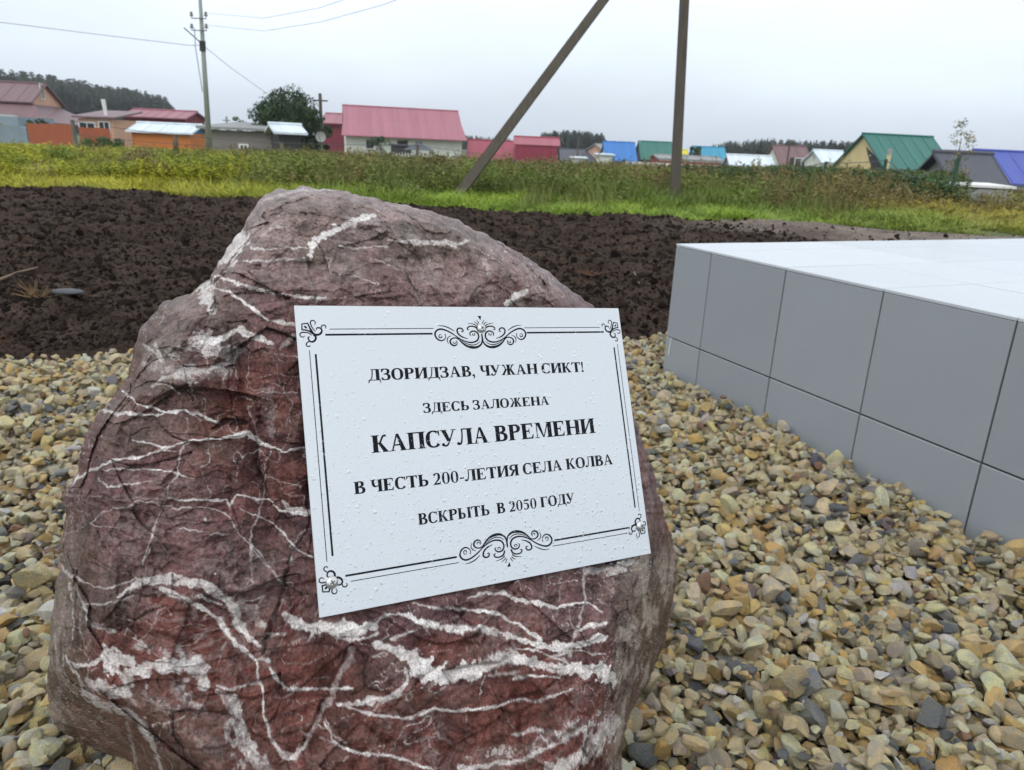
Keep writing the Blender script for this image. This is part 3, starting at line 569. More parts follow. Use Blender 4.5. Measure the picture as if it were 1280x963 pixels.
def boulder():
    N = 660
    u = np.linspace(-1, 1, N); A, B = np.meshgrid(u, u, indexing='ij'); A = A.ravel(); B = B.ravel()
    # concentric map of the square onto the disc
    big = np.abs(A) > np.abs(B); r = np.where(big, A, B)
    with np.errstate(divide='ignore', invalid='ignore'):
        phi = np.where(big, (np.pi/4)*np.where(A != 0, B/A, 0), np.pi/2-(np.pi/4)*np.where(B != 0, A/B, 0))
    dx, dy = r*np.cos(phi), r*np.sin(phi); s = np.hypot(dx, dy); ph = np.arctan2(dy, dx)
    rad = sil_radius(ph)
    rad = rad + 2.2*vnoise(np.stack([np.cos(ph)*9, np.sin(ph)*9, ph*0], 1), 3.0, 77) + 1.3*vnoise(np.stack([np.cos(ph)*9, np.sin(ph)*9, ph*0], 1), 9.0, 78)
    X = RC[0]+np.cos(ph)*s*rad; Y = RC[1]+np.sin(ph)*s*rad
    D = rays(X, Y)
    ts = [plane_t(D, FR0, FN)]+[plane_t(D, p, n) for p, n in PLANES]
    t = softmax_t(ts)
    t = np.minimum(t, ts[0]+0.34)
    e = np.clip((s-0.90)/0.10, 0, 1); t = t + 0.075*(1-np.sqrt(np.clip(1-e*e, 0, 1)))
    P = CAMP+D*t[:, None]
    # relief
    S1 = fbm(P, 9, 3, 1, ridged=True); S2 = fbm(P*np.array([1, 1, 1.5]), 26, 3, 5, ridged=True); S3 = fbm(P, 75, 3, 9, ridged=True); S4 = fbm(P, 260, 3, 13)
    F1, E1 = cells(P*np.array([1, 1, 1.6]) + 0.02*vnoise(P, 20, 91)[:, None], 15, 201); F2, E2 = cells(P*np.array([1, 1, 1.5]) + 0.006*vnoise(P, 60, 92)[:, None], 45, 301)
    Xw = X + 3.0*vnoise(P, 45, 31)+1.6*vnoise(P, 150, 32)+0.9*vnoise(P, 420, 35); Yw = Y + 3.0*vnoise(P, 45, 33)+1.6*vnoise(P, 150, 34)+0.9*vnoise(P, 420, 36)
    n1 = fbm(P, 130, 3, 41); n2 = fbm(P*np.array([1.0, 1.0, 0.8]), 150, 4, 43, gain=0.65)
    vein = stroke_field(Xw, Yw, VEINS, 0.75, n1, n2, edge=0.75)
    crack = stroke_field(Xw, Yw, CRACKS, 1.2, n1, n2, edge=0.5)
    # hairline network
    hair = 1-sstep(0.0, 0.022, np.abs(fbm(P*np.array([1, 1, 2.6]), 22, 3, 90)))
    hair2 = 1-sstep(0.0, 0.024, np.abs(fbm(P*np.array([1.6, 1.6, 0.8]), 30, 3, 95)))
    hsel = sstep(-0.15, 0.35, fbm(P, 7, 2, 97)); vein2 = np.maximum(vein, 0.55*np.maximum(hair*hsel, hair2*sstep(0.0, 0.5, fbm(P, 6, 2, 98))))
    lim = 1-0.75*np.exp(-((X-590)/190)**4-((Y-575)/175)**4)      # flatter where the plaque is fixed
    disp = (0.013*S1+0.0085*S2)*lim + (0.0022*S3+0.0012*S4)*(0.35+0.65*lim)*(1-0.65*np.clip(vein, 0, 1)) + 0.0012*vein - 0.006*crack*lim + lim*(0.009*F1+0.0030*F2) - 0.0008*lim*(1-sstep(0, 0.05, E1))
    fold = np.zeros(len(X)); wx_ = X+9*vnoise(P, 14, 141)+4*vnoise(P, 45, 142); wy_ = Y+9*vnoise(P, 14, 143)+4*vnoise(P, 45, 144)
    for pts_, fw_, fd_ in FOLDS:
        dm = np.full(len(X), 1e9)
        for (ax_, ay_), (bx2, by2) in zip(pts_[:-1], pts_[1:]):
            d0, d1 = bx2-ax_, by2-ay_; tt_ = np.clip(((wx_-ax_)*d0+(wy_-ay_)*d1)/(d0*d0+d1*d1), 0, 1); dm = np.minimum(dm, np.hypot(wx_-ax_-tt_*d0, wy_-ay_-tt_*d1))
        fold -= fd_*np.maximum(0, 1-dm/fw_)**1.5
    disp = disp + fold*(0.25+0.75*lim) + lim*0.012*cells(P*np.array([1, 1, 1.3])+0.03*vnoise(P, 12, 191)[:, None], 7, 401)[0]
    disp = disp + 0.0022*(np.floor((P[:, 2]+0.1*P[:, 0]+0.01*S1)*28+2*vnoise(P, 5, 3)) % 2)*lim
    t = t - disp*(1-0.5*e); P = CAMP+D*t[:, None]
    # clear the plaque
    q = P-PO; w = q@PN; uu = q@PU; vv = q@PV; inside = (uu > -0.004) & (uu < PW_+0.004) & (vv > -0.004) & (vv < PH_+0.004) & (w > -0.0035)
    P[inside] -= np.outer(w[inside]+0.0035, PN)
    # colour: brown-purple host, brick red lower zones, weathered grey-brown skin, white quartz veins
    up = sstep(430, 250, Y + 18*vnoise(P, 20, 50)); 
    rz = sstep(-0.25, 0.45, fbm(P*np.array([1, 1, 1.7]), 8, 3, 55)+0.7*sstep(640, 900, Y)-0.25)
    host = np.array([0.142, 0.073, 0.069]); red = np.array([0.142, 0.050, 0.040]); purple = np.array([0.092, 0.048, 0.055]); grey = np.array([0.225, 0.162, 0.148]); brown = np.array([0.098, 0.074, 0.055])
    c = host*np.ones((len(P), 1))
    pz = sstep(0.1, 0.5, fbm(P*np.array([1, 1, 2]), 10, 3, 57))[:, None]; c = c*(1-0.7*pz)+0.7*pz*purple
    c = c*(1-rz[:, None])+rz[:, None]*red
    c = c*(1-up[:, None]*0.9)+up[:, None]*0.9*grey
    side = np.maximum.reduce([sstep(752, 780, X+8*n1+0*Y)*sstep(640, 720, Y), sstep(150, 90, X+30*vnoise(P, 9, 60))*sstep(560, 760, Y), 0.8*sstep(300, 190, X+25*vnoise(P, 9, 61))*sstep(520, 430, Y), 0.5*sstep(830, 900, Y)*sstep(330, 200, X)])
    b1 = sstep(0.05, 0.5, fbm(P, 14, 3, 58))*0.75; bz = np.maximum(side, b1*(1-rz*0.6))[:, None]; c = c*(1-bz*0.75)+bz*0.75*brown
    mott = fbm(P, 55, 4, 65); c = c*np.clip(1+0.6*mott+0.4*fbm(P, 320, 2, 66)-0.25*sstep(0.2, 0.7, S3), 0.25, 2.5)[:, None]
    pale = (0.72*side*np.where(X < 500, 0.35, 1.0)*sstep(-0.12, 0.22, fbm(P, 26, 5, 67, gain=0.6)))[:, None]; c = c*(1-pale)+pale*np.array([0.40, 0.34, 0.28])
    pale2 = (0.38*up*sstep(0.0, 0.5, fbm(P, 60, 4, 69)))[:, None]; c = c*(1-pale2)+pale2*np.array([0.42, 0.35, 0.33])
    vc = np.array([0.80, 0.76, 0.73])*(1+0.14*fbm(P, 110, 3, 70))[:, None]
    v = np.clip(vein2*(0.92+0.5*n2)*(0.90+0.22*sstep(-0.3, 0.1, fbm(P, 35, 3, 151)))*(0.88+0.12*n1), 0, 1)[:, None]*0.93; c = c*(1-v)+v*vc
    c = c*(1-0.72*np.clip(crack, 0, 1)[:, None])
    wisp = 0.30*sstep(0.15, 0.6, fbm(P*np.array([1, 1, 2.2]), 75, 4, 111, ridged=True))*sstep(-0.2, 0.5, fbm(P, 12, 2, 112)); c = c*(1-wisp[:, None])+wisp[:, None]*np.array([0.36, 0.29, 0.27])
    c = c*(1-0.15*(1-sstep(0, 0.05, E1))*sstep(-.2, .5, n1))[:, None]*(1+0.12*F2)[:, None]  # crease shade between facets put into the colour; facets toned slightly
    thin = sstep(0.55, 0.9, fbm(P, 90, 3, 73, ridged=True)); c = c*(1-0.35*thin)[:, None]
    c = np.clip(c, 0.01, 0.8)
    # front faces
    i = np.arange(N-1)[:, None]*N; j = np.arange(N-1)[None]
    Ff = np.stack([i+j, i+N+j, i+N+j+1, i+j+1], -1).reshape(-1, 4)
    # back: rings from the border inwards, lying behind
    bi = np.concatenate([np.arange(N)*N, (N-1)*N+np.arange(1, N), (N-2-np.arange(N-1))*N+(N-1), (N-2-np.arange(N-2))])
    nb = len(bi); V = [P]; Cc = [c]; Fs = [Ff]; prev = bi; base = len(P); bp = P[bi]; tb = t[bi]; Xb, Yb = X[bi], Y[bi]
    back_c = anchor(460, 600) + np.array([-0.16, 0.33, -0.14]); K = 26
    for k in range(1, K+1):
        a = k/K; ang = a*np.pi/2; ring = back_c + (bp-back_c)*np.cos(ang)**0.9 
        ring = ring + np.array([-0.06, 0.20, 0.0])*np.sin(ang)*(1-0.0*a)
        ring = ring + (0.02*fbm(ring, 7, 3, 80, ridged=True)*min(1, k/3))[:, None]*nrm(-0.3, 1, 0.2)
        V.append(ring); m2 = fbm(ring, 30, 3, 81); Cc.append(np.array([0.13, 0.09, 0.078])*(1+0.4*m2)[:, None])
        cur = base+np.arange(nb); nx_ = np.roll(np.arange(nb), -1)
        Fs.append(np.stack([prev, cur, cur[nx_], prev[nx_]], 1)); prev = cur; base += nb
    V = np.vstack(V); Cc = np.clip(np.vstack(Cc), 0.01, 0.9); Fa = np.vstack(Fs)
    m = bpy.data.materials.new('veined_rock'); m.use_nodes = True; nn = m.node_tree.nodes; l = m.node_tree.links; b = nn['Principled BSDF']
    at_ = nn.new('ShaderNodeAttribute'); at_.attribute_name = 'tint'
    tcn = nn.new('ShaderNodeTexCoord'); t1 = nn.new('ShaderNodeTexNoise'); t1.inputs['Scale'].default_value = 420; t1.inputs['Detail'].default_value = 5; t1.inputs['Roughness'].default_value = 0.65; l.new(tcn.outputs['Object'], t1.inputs['Vector'])
    mr_ = nn.new('ShaderNodeMapRange'); mr_.inputs['From Min'].default_value = 0.3; mr_.inputs['From Max'].default_value = 0.7; mr_.inputs['To Min'].default_value = 0.55; mr_.inputs['To Max'].default_value = 1.5; l.new(t1.outputs['Fac'], mr_.inputs['Value'])
    sc = nn.new('ShaderNodeVectorMath'); sc.operation = 'SCALE'; l.new(at_.outputs['Color'], sc.inputs[0]); l.new(mr_.outputs[0], sc.inputs['Scale']); l.new(sc.outputs[0], b.inputs['Base Color'])
    bp_ = nn.new('ShaderNodeBump'); bp_.inputs['Distance'].default_value = 0.0017; l.new(t1.outputs['Fac'], bp_.inputs['Height']); l.new(bp_.outputs[0], b.inputs['Normal'])
    t2 = nn.new('ShaderNodeTexNoise'); t2.inputs['Scale'].default_value = 25; t2.inputs['Detail'].default_value = 4; l.new(tcn.outputs['Object'], t2.inputs['Vector'])
    m3 = nn.new('ShaderNodeMapRange'); m3.inputs['To Min'].default_value = 0.28; m3.inputs['To Max'].default_value = 0.62; l.new(t2.outputs['Fac'], m3.inputs['Value']); l.new(m3.outputs[0], b.inputs['Roughness'])
    b.inputs['Specular IOR Level'].default_value = 0.25
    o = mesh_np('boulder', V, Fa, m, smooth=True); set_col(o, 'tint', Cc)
    tag(o, 'large reddish brown boulder crossed by white quartz veins, carrying the plaque', 'boulder')
boulder()

# ================================================================== PLAQUE
# plaque frame: X right, Y up, Z out of the face; millimetre layout measured from its upper left corner
MPL = Matrix(((PU[0], -PV[0], PN[0], PO[0]), (PU[1], -PV[1], PN[1], PO[1]), (PU[2], -PV[2], PN[2], PO[2]), (0, 0, 0, 1)))
plq = empty('plaque'); plq.matrix_world = MPL
tag(plq, 'silver white metal plaque with black lettering screwed onto the boulder', 'plaque')
def plate_material():
    m = bpy.data.materials.new('silver_plate'); m.use_nodes = True; n = m.node_tree.nodes; l = m.node_tree.links; b = n['Principled BSDF']
    b.inputs['Base Color'].default_value = (0.635, 0.66, 0.68, 1); b.inputs['Metallic'].default_value = 0.62; b.inputs['Roughness'].default_value = 0.30
    tc = n.new('ShaderNodeTexCoord'); mp_ = n.new('ShaderNodeMapping'); mp_.inputs['Scale'].default_value = (3, 260, 260); l.new(tc.outputs['Object'], mp_.inputs[0])
    t = n.new('ShaderNodeTexNoise'); t.inputs['Scale'].default_value = 12; t.inputs['Detail'].default_value = 3; l.new(mp_.outputs[0], t.inputs['Vector'])
    t2 = n.new('ShaderNodeTexNoise'); t2.inputs['Scale'].default_value = 700; t2.inputs['Detail'].default_value = 3; l.new(tc.outputs['Object'], t2.inputs['Vector'])
    ad = n.new('ShaderNodeMath'); ad.operation = 'ADD'; l.new(t.outputs['Fac'], ad.inputs[0]); l.new(t2.outputs['Fac'], ad.inputs[1])
    bp = n.new('ShaderNodeBump'); bp.inputs['Distance'].default_value = 0.00012; bp.inputs['Strength'].default_value = 0.6; l.new(ad.outputs[0], bp.inputs['Height']); l.new(bp.outputs[0], b.inputs['Normal'])
    return m
M_plate = plate_material()
M_ink = mat('black_ink', (0.006, 0.008, 0.011), 0.7, spec=0.15)
pb = MB(); t_ = 0.0016
# plate with a tiny chamfer, top face finely divided so that it can carry a faint warp
c_ = 0.0004; w_, h_ = PW_, PH_
o4 = [(0, 0), (w_, 0), (w_, -h_), (0, -h_)]; i4 = [(c_, -c_), (w_-c_, -c_), (w_-c_, -h_+c_), (c_, -h_+c_)]
pb.v = [(a, b, -t_) for a, b in o4]+[(a, b, -c_) for a, b in o4]+[(a, b, 0) for a, b in i4]
pb.f = [(0, 1, 2, 3), (11, 10, 9, 8)]
for k in range(4): pb.f += [(k, 4+k, 4+(k+1) % 4, (k+1) % 4), (4+k, 8+k, 8+(k+1) % 4, 4+(k+1) % 4)]
pb.build('plate', M_plate, plq)

class Ink:                                     # flat print in mm, y down; each piece on its own hair-thin layer
    def __init__(s): s.v = []; s.f = []; s.k = 0
    def z(s): s.k = (s.k+1) % 9; return 0.00006+0.000012*s.k
    def add(s, quads, T=lambda p: p):
        z = s.z()
        for q in quads:
            i = len(s.v); s.v += [(T(p)[0]/1000, -T(p)[1]/1000, z) for p in q]; s.f.append(tuple(range(i, i+len(q))))
    def build(s, name, parent):
        import bmesh
        me = bpy.data.meshes.new(name); me.from_pydata(s.v, [], s.f); bm = bmesh.new(); bm.from_mesh(me)
        bm.normal_update(); bmesh.ops.reverse_faces(bm, faces=[f for f in bm.faces if f.normal.z < 0]); bm.to_mesh(me); bm.free(); me.materials.append(M_ink)
        return link(bpy.data.objects.new(name, me), parent)
def catmull(pts, w, n=7):
    P = [np.array(p, float) for p in pts]; P = [2*P[0]-P[1]]+P+[2*P[-1]-P[-2]]; o = []; ow = []
    for i in range(1, len(P)-2):
        for k in range(n):
            t = k/n; a, b, c, d = P[i-1], P[i], P[i+1], P[i+2]
            o.append(0.5*((2*b)+(-a+c)*t+(2*a-5*b+4*c-d)*t*t+(-a+3*b-3*c+d)*t**3)); ow.append(w[i-1]*(1-t)+w[i]*t)
    o.append(P[-2]); ow.append(w[-1]); return o, ow
def ribbon(pts, w, curve=True, n=7):
    w = [w]*len(pts) if not isinstance(w, (list, tuple)) else list(w)
    if len(w) != len(pts): w = list(np.interp(np.linspace(0, 1, len(pts)), np.linspace(0, 1, len(w)), w))
    P, Wd = catmull(pts, w, n) if curve and len(pts) > 2 else ([np.array(p, float) for p in pts], w)
    L = []; R = []
    for i in range(len(P)):
        d = P[min(i+1, len(P)-1)]-P[max(i-1, 0)]; d = d/(np.linalg.norm(d)+1e-9); nn_ = np.array([-d[1], d[0]])
        L.append(P[i]+nn_*Wd[i]/2); R.append(P[i]-nn_*Wd[i]/2)
    return [[L[i], R[i], R[i+1], L[i+1]] for i in range(len(P)-1)]

# ---- bold serif capitals, unit cap height, y up
ST, HL, SF = 0.27, 0.09, 0.05
def rect(x0, y0, x1, y1): return [[(x0, y0), (x1, y0), (x1, y1), (x0, y1)]]
def serif(x0, x1, y, d):                      # bracketed slab; d=+1 slab sits at bottom, -1 at top
    return [[(x0-0.10, y), (x1+0.10, y), (x1+0.10, y+d*0.03), (x1+0.02, y+d*0.055), (x1, y+d*0.10), (x0, y+d*0.10), (x0-0.02, y+d*0.055), (x0-0.10, y+d*0.03)]]
def stem(x, a=True, b=True, y0=0.0, y1=1.0):
    r = [rect(x, y0, x+ST, y1)]
    if a: r.append(serif(x, x+ST, y0, 1))
    if b: r.append(serif(x, x+ST, y1, -1))
    return r
def arc(cx, cy, rx, ry, a0, a1, thick=ST, thin=HL, n=22, pw=1.6):
    P = []
    for k in range(n+1):
        a = math.radians(a0+(a1-a0)*k/n); w = thin+(thick-thin)*abs(math.cos(a))**pw
        P.append(((cx+(rx-w/2)*math.cos(a), cy+(ry-thin/2)*math.sin(a)), w))
    return [ribbon([p for p, _ in P], [w for _, w in P], curve=False)]
def line(x0, y0, x1, y1, w0, w1=None):        # slanted stroke with horizontal cuts, w measured horizontally
    w1 = w0 if w1 is None else w1
    return [[[(x0-w0/2, y0), (x0+w0/2, y0), (x1+w1/2, y1), (x1-w1/2, y1)]]]
def tri(p): return [[p]]
def G():
    g = {}
    g['О'] = (arc(0.5, 0.5, 0.48, 0.52, 0, 360, 0.26, n=40), 1.0)
    g['С'] = (arc(0.50, 0.5, 0.47, 0.52, 52, 322, 0.26, n=34)+tri([(0.80, 1.0), (0.86, 1.0), (0.87, 0.66), (0.84, 0.66), (0.76, 0.86)]), 0.92)
    g['Р'] = (stem(0.11)+arc(0.36+0.06, 0.735, 0.42, 0.265, -90, 90, 0.24)+[rect(0.3, 1-HL, 0.43, 1), rect(0.3, 0.47, 0.43, 0.47+HL)], 0.86)
    g['Ь'] = (stem(0.11)+arc(0.44, 0.28, 0.42, 0.28, -90, 90, 0.24)+[rect(0.3, 0, 0.45, HL), rect(0.3, 0.56-HL, 0.45, 0.56)], 0.88)
    g['Ы'] = (stem(0.11)+arc(0.40, 0.28, 0.38, 0.28, -90, 90, 0.22)+[rect(0.3, 0, 0.41, HL), rect(0.3, 0.56-HL, 0.41, 0.56)]+stem(1.0), 1.33)
    g['В'] = (stem(0.11)+arc(0.44, 0.275, 0.44, 0.275, -90, 90, 0.25)+arc(0.42, 0.765, 0.37, 0.235, -90, 90, 0.23)+[rect(0.3, 0, 0.45, HL), rect(0.3, 0.53-HL/2, 0.46, 0.53+HL/2), rect(0.3, 1-HL, 0.43, 1)], 0.92)
    g['Я'] = (stem(0.60)+arc(0.50, 0.735, 0.42, 0.265, 90, 270, 0.24)+[rect(0.49, 1-HL, 0.62, 1), rect(0.49, 0.47, 0.62, 0.47+HL)]+line(0.20, 0.0, 0.50, 0.5, 0.24, 0.22)+[rect(0.0, 0, 0.24, 0.05)], 0.94)
    g['З'] = (arc(0.34, 0.275, 0.42, 0.29, -135, 90, 0.25)+arc(0.34, 0.765, 0.37, 0.25, -90, 130, 0.23)+[rect(0.22, 0.53-HL/2, 0.36, 0.53+HL/2)]+tri([(0.05, 1.0), (0.11, 1.0), (0.20, 0.82), (0.07, 0.68), (0.04, 0.68)])+[ [[(0.02,0.20),(0.10,0.26),(0.19,0.20),(0.16,0.08),(0.06,0.08)]] ], 0.80)
    g['И'] = (stem(0.11)+stem(0.76)+line(0.34, 0.10, 0.76, 0.90, 0.11), 1.10)
    g['Н'] = (stem(0.11)+stem(0.74)+[rect(0.3, 0.5-HL/2, 0.8, 0.5+HL/2)], 1.08)
    g['П'] = (stem(0.11)+stem(0.72)+[rect(0.3, 1-0.075, 0.8, 0.999)], 1.06)
    g['Т'] = (stem(0.36, b=False)+[rect(0.04, 1-HL, 0.90, 1)]+tri([(0.03, 1), (0.09, 1), (0.16, 0.9), (0.06, 0.72), (0.03, 0.72)])+tri([(0.91, 1), (0.85, 1), (0.78, 0.9), (0.88, 0.72), (0.91, 0.72)]), 0.94)
    g['Г'] = (stem(0.11)+[rect(0.3, 1-HL, 0.80, 1)]+tri([(0.82, 1), (0.70, 0.95), (0.79, 0.70), (0.82, 0.70)]), 0.86)
    g['Е'] = (stem(0.11)+[rect(0.3, 1-HL, 0.80, 1), rect(0.3, 0, 0.80, HL), rect(0.3, 0.5-HL/2, 0.56, 0.5+HL/2)]+tri([(0.82, 1), (0.68, 0.95), (0.79, 0.72), (0.82, 0.72)])+tri([(0.86, 0.30), (0.83, 0.30), (0.68, 0.05), (0.82, 0.0)])+tri([(0.60, 0.68), (0.57, 0.68), (0.52, 0.5), (0.57, 0.32), (0.60, 0.32)]), 0.92)
    g['А'] = (line(0.17, 0.03, 0.47, 1.0, 0.09)+line(0.80, 0.03, 0.49, 1.0, 0.27, 0.14)+[rect(0.26, 0.30, 0.68, 0.30+HL), rect(0.0, 0, 0.33, 0.045), rect(0.60, 0, 1.02, 0.045)], 1.02)
    g['Л'] = (stem(0.66)+[rect(0.30, 1-0.075, 0.72, 0.999)]+[ribbon([(0.36, 0.97), (0.35, 0.6), (0.30, 0.25), (0.22, 0.08), (0.12, 0.06)], [0.09, 0.09, 0.10, 0.12, 0.10])]+arc(0.09, 0.10, 0.095, 0.095, 0, 360, 0.11, 0.1, 14), 1.0)
    g['Д'] = (stem(0.62, a=False, y0=0.04)+[rect(0.32, 1-0.075, 0.68, 0.999), rect(0.05, 0.0, 0.96, 0.075)]+[rect(0.22, 1-0.045, 0.40, 1.0)]+[ribbon([(0.36, 0.97), (0.35, 0.6), (0.29, 0.25), (0.18, 0.06)], [0.09, 0.09, 0.09, 0.07])]+tri([(0.0, -0.24), (0.04, -0.24), (0.17, 0.02), (0.04, 0.07)])+tri([(1.01, -0.24), (0.97, -0.24), (0.84, 0.02), (0.97, 0.07)]), 1.0)
    g['К'] = (stem(0.11)+[ribbon([(0.33, 0.50), (0.50, 0.56), (0.60, 0.76), (0.70, 0.93), (0.86, 0.95)], [0.07, 0.10, 0.10, 0.12, 0.13])]+line(0.80, 0.03, 0.47, 0.55, 0.27, 0.20)+[rect(0.62, 0, 1.0, 0.045)], 1.0)
    g['Ж'] = (stem(0.58)+[ribbon([(0.80, 0.50), (0.92, 0.56), (1.0, 0.76), (1.08, 0.93), (1.22, 0.95)], [0.07, 0.10, 0.10, 0.12, 0.13])]+line(1.17, 0.03, 0.90, 0.55, 0.24, 0.18)+[rect(1.02, 0, 1.37, 0.045)]
              +[ribbon([(0.58, 0.50), (0.46, 0.56), (0.38, 0.76), (0.30, 0.93), (0.16, 0.95)], [0.07, 0.10, 0.10, 0.12, 0.13])]+line(0.21, 0.03, 0.48, 0.55, 0.24, 0.18)+[rect(0.01, 0, 0.36, 0.045)], 1.38)
    g['У'] = (line(0.50, 0.30, 0.20, 1.0, 0.22, 0.27)+[ribbon([(0.82, 0.98), (0.58, 0.40), (0.42, 0.10), (0.28, 0.03), (0.14, 0.07)], [0.08, 0.08, 0.10, 0.11, 0.08])]+arc(0.15, 0.11, 0.10, 0.10, 0, 360, 0.11, 0.1, 14)+[rect(0.0, 0.955, 0.42, 1.0), rect(0.66, 0.955, 0.98, 1.0)], 0.98)
    g['Ч'] = (stem(0.60)+[ribbon([(0.22, 0.96), (0.22, 0.66), (0.30, 0.48), (0.46, 0.44), (0.64, 0.52)], [0.22, 0.22, 0.17, 0.09, 0.07])]+[rect(0.01, 0.955, 0.43, 1.0)], 0.94)
    g['М'] = (stem(0.94)+[rect(0.155, 0, 0.22, 0.99), rect(0.02, 0, 0.36, 0.045), rect(0.03, 0.955, 0.30, 1.0)]+line(0.63, 0.02, 0.29, 1.0, 0.08, 0.26)+line(0.64, 0.02, 0.98, 1.0, 0.07, 0.08), 1.28)
    g['2'] = (arc(0.33, 0.72, 0.30, 0.28, -25, 165, 0.21)+[ribbon([(0.56, 0.64), (0.45, 0.42), (0.22, 0.18), (0.05, 0.02)], [0.20, 0.15, 0.09, 0.04])]+[[[(0.04, 0), (0.60, 0), (0.68, 0.26), (0.64, 0.26), (0.55, 0.15), (0.10, 0.15)]]], 0.74)
    g['0'] = (arc(0.36, 0.5, 0.33, 0.51, 0, 360, 0.20, 0.06, 34), 0.74)
    g['5'] = (arc(0.28, 0.33, 0.36, 0.33, -125, 95, 0.21)+[rect(0.16, 0.82, 0.64, 0.985), [[(0.16, 0.98), (0.20, 0.98), (0.13, 0.60), (0.09, 0.57)]], [[(0.10, 0.58), (0.16, 0.66), (0.30, 0.665), (0.30, 0.60)]], [[(0.04, 0.14), (0.10, 0.19), (0.18, 0.12), (0.12, 0.02)]]], 0.74)
    g['-'] = ([rect(0.06, 0.26, 0.42, 0.38)], 0.48)
    g[','] = (arc(0.16, 0.10, 0.115, 0.115, 0, 360, 0.12, 0.12, 14)+[ribbon([(0.22, 0.09), (0.23, -0.03), (0.17, -0.16), (0.06, -0.24)], [0.10, 0.10, 0.06, 0.02])], 0.36)
    g['!'] = (arc(0.18, 0.09, 0.115, 0.115, 0, 360, 0.12, 0.12, 14)+[[[(0.15, 0.28), (0.21, 0.28), (0.28, 0.92), (0.24, 1.02), (0.12, 1.02), (0.08, 0.92)]]], 0.38)
    return g
GL = G()
def flat_quads(parts):
    out = []
    for p in parts:
        if p and isinstance(p[0][0], (tuple, np.ndarray)) and not isinstance(p[0][0][0], (tuple, list, np.ndarray)): out.append(p)
        else: out.extend(p)
    return out
def text(s, x0, x1, yb, cap, name='lettering'):
    ink = Ink(); adv = []; x = 0
    for ch in s:
        if ch == ' ': x += 0.35; adv.append(None); continue
        adv.append(x); x += GL[ch][1]+0.0
    tot = x; sx = (x1-x0)/tot
    for ch, a in zip(s, adv):
        if a is None: continue
        for piece in GL[ch][0]:
            ink.add(piece, lambda p: (x0+(p[0]+a)*sx, yb-p[1]*cap))
    return ink.build(name, plq)
text('ДЗОРИДЗАВ, ЧУЖАН СИКТ!', 68.6, 337.0, 78.6, 11.9)
text('ЗДЕСЬ ЗАЛОЖЕНА', 125.2, 282.2, 115.4, 10.3)
text('КАПСУЛА ВРЕМЕНИ', 65.4, 341.2, 152.6, 17.6)
text('В ЧЕСТЬ 200-ЛЕТИЯ СЕЛА КОЛВА', 43.6, 361.4, 191.8, 12.3)
text('ВСКРЫТЬ  В 2050 ГОДУ', 107.6, 300.8, 230.4, 11.4)
for (x0, y0, x1, y1, w) in [(28.5,30.1,145,30.1,2.0),(263,30.1,372.5,30.1,2.0),(33.4,24.3,147,24.3,0.8),(260.5,24.3,367.5,24.3,0.8),(28,268.6,146.5,268.6,2.0),(267,268.6,374,268.6,2.0),(32.9,274.6,148.4,274.6,0.8),(264,274.6,369,274.6,0.8)]:
    ink = Ink(); ink.add(rect(x0, y0-w/2, x1, y0+w/2)); ink.build('border_line', plq)
for (x, y0, y1, w) in [(17.3,49.6,248,2.0),(385.2,49.6,246.5,2.0),(11.4,45.6,252.5,0.8),(390.8,45.6,251,0.8)]:
    ink = Ink(); ink.add(rect(x-w/2, y0, x+w/2, y1)); ink.build('border_line', plq)
HALF = [([(172,300),(165,322),(142,322),(138,300),(150,282),(172,290)], [6,9,9,7,5,3]),
 ([(212,275),(212,325),(165,360),(115,338),(92,285),(112,238),(160,216),(220,230),(290,268),(350,315),(400,350),(460,378),(520,388),(580,372),(612,330),(610,280),(580,250),(540,246),(512,268),(510,292),(522,308)], [4,7,12,14,15,15,16,14,12,10,10,12,15,15,14,14,14,13,11,8,4]),
 ([(540,268),(540,290),(558,298),(572,284),(560,270)], [4,7,8,7,4]),
 ([(310,372),(300,385),(312,398),(332,385),(338,360)], [3,6,8,6,3]),
 ([(345,372),(342,405),(310,424),(275,408),(262,370),(285,338),(330,328),(370,348),(410,395),(460,432),(520,450),(580,448),(630,418),(652,370),(657,280)], [3,8,14,16,15,12,11,12,15,20,26,22,16,12,12]),
 ([(400,362),(450,398),(520,420),(580,410),(625,375)], [3,7,9,8,3]), ([(138,172),(200,178),(260,200),(322,242)], [3,8,10,5]),
 ([(482,342),(420,320),(375,285),(358,240),(375,210),(410,208),(430,230),(425,252),(405,246)], [4,12,14,14,14,13,12,9,5]),
 ([(618,250),(600,205),(560,185),(515,185),(488,205),(488,228),(510,226)], [14,15,13,12,12,9,4]),
 ([(612,187),(570,157),(498,143)], [10,8,3]), ([(622,162),(600,140),(572,122)], [9,7,3]), ([(636,148),(624,124),(608,100)], [8,6,3]),
 ([(240,402),(228,355),(245,320),(282,300)], [3,8,8,3]), ([(205,280),(215,310),(205,340)], [2,4,2])]
def flourish(cx, cy, fy, parent):
    ink = Ink()
    for sx in (1, -1):
        for pts, w in HALF:
            for q in [ribbon(pts, [k_*1.25+1.5 for k_ in w])]:
                ink.add(q, lambda p: (cx+sx*(p[0]-657)*0.1005, cy+fy*(p[1]-262)*0.0895))
    ink.add([[(618+39-30, 52), (642+15, 50), (672, 52), (664, 90), (657, 108), (650, 90)]], lambda p: (cx+(p[0]-657)*0.1005, cy+fy*(p[1]-262)*0.0895))
    ink.build('flourish', parent)
flourish(204.6, 29.2, 1, plq); flourish(207.2, 269.2, -1, plq)
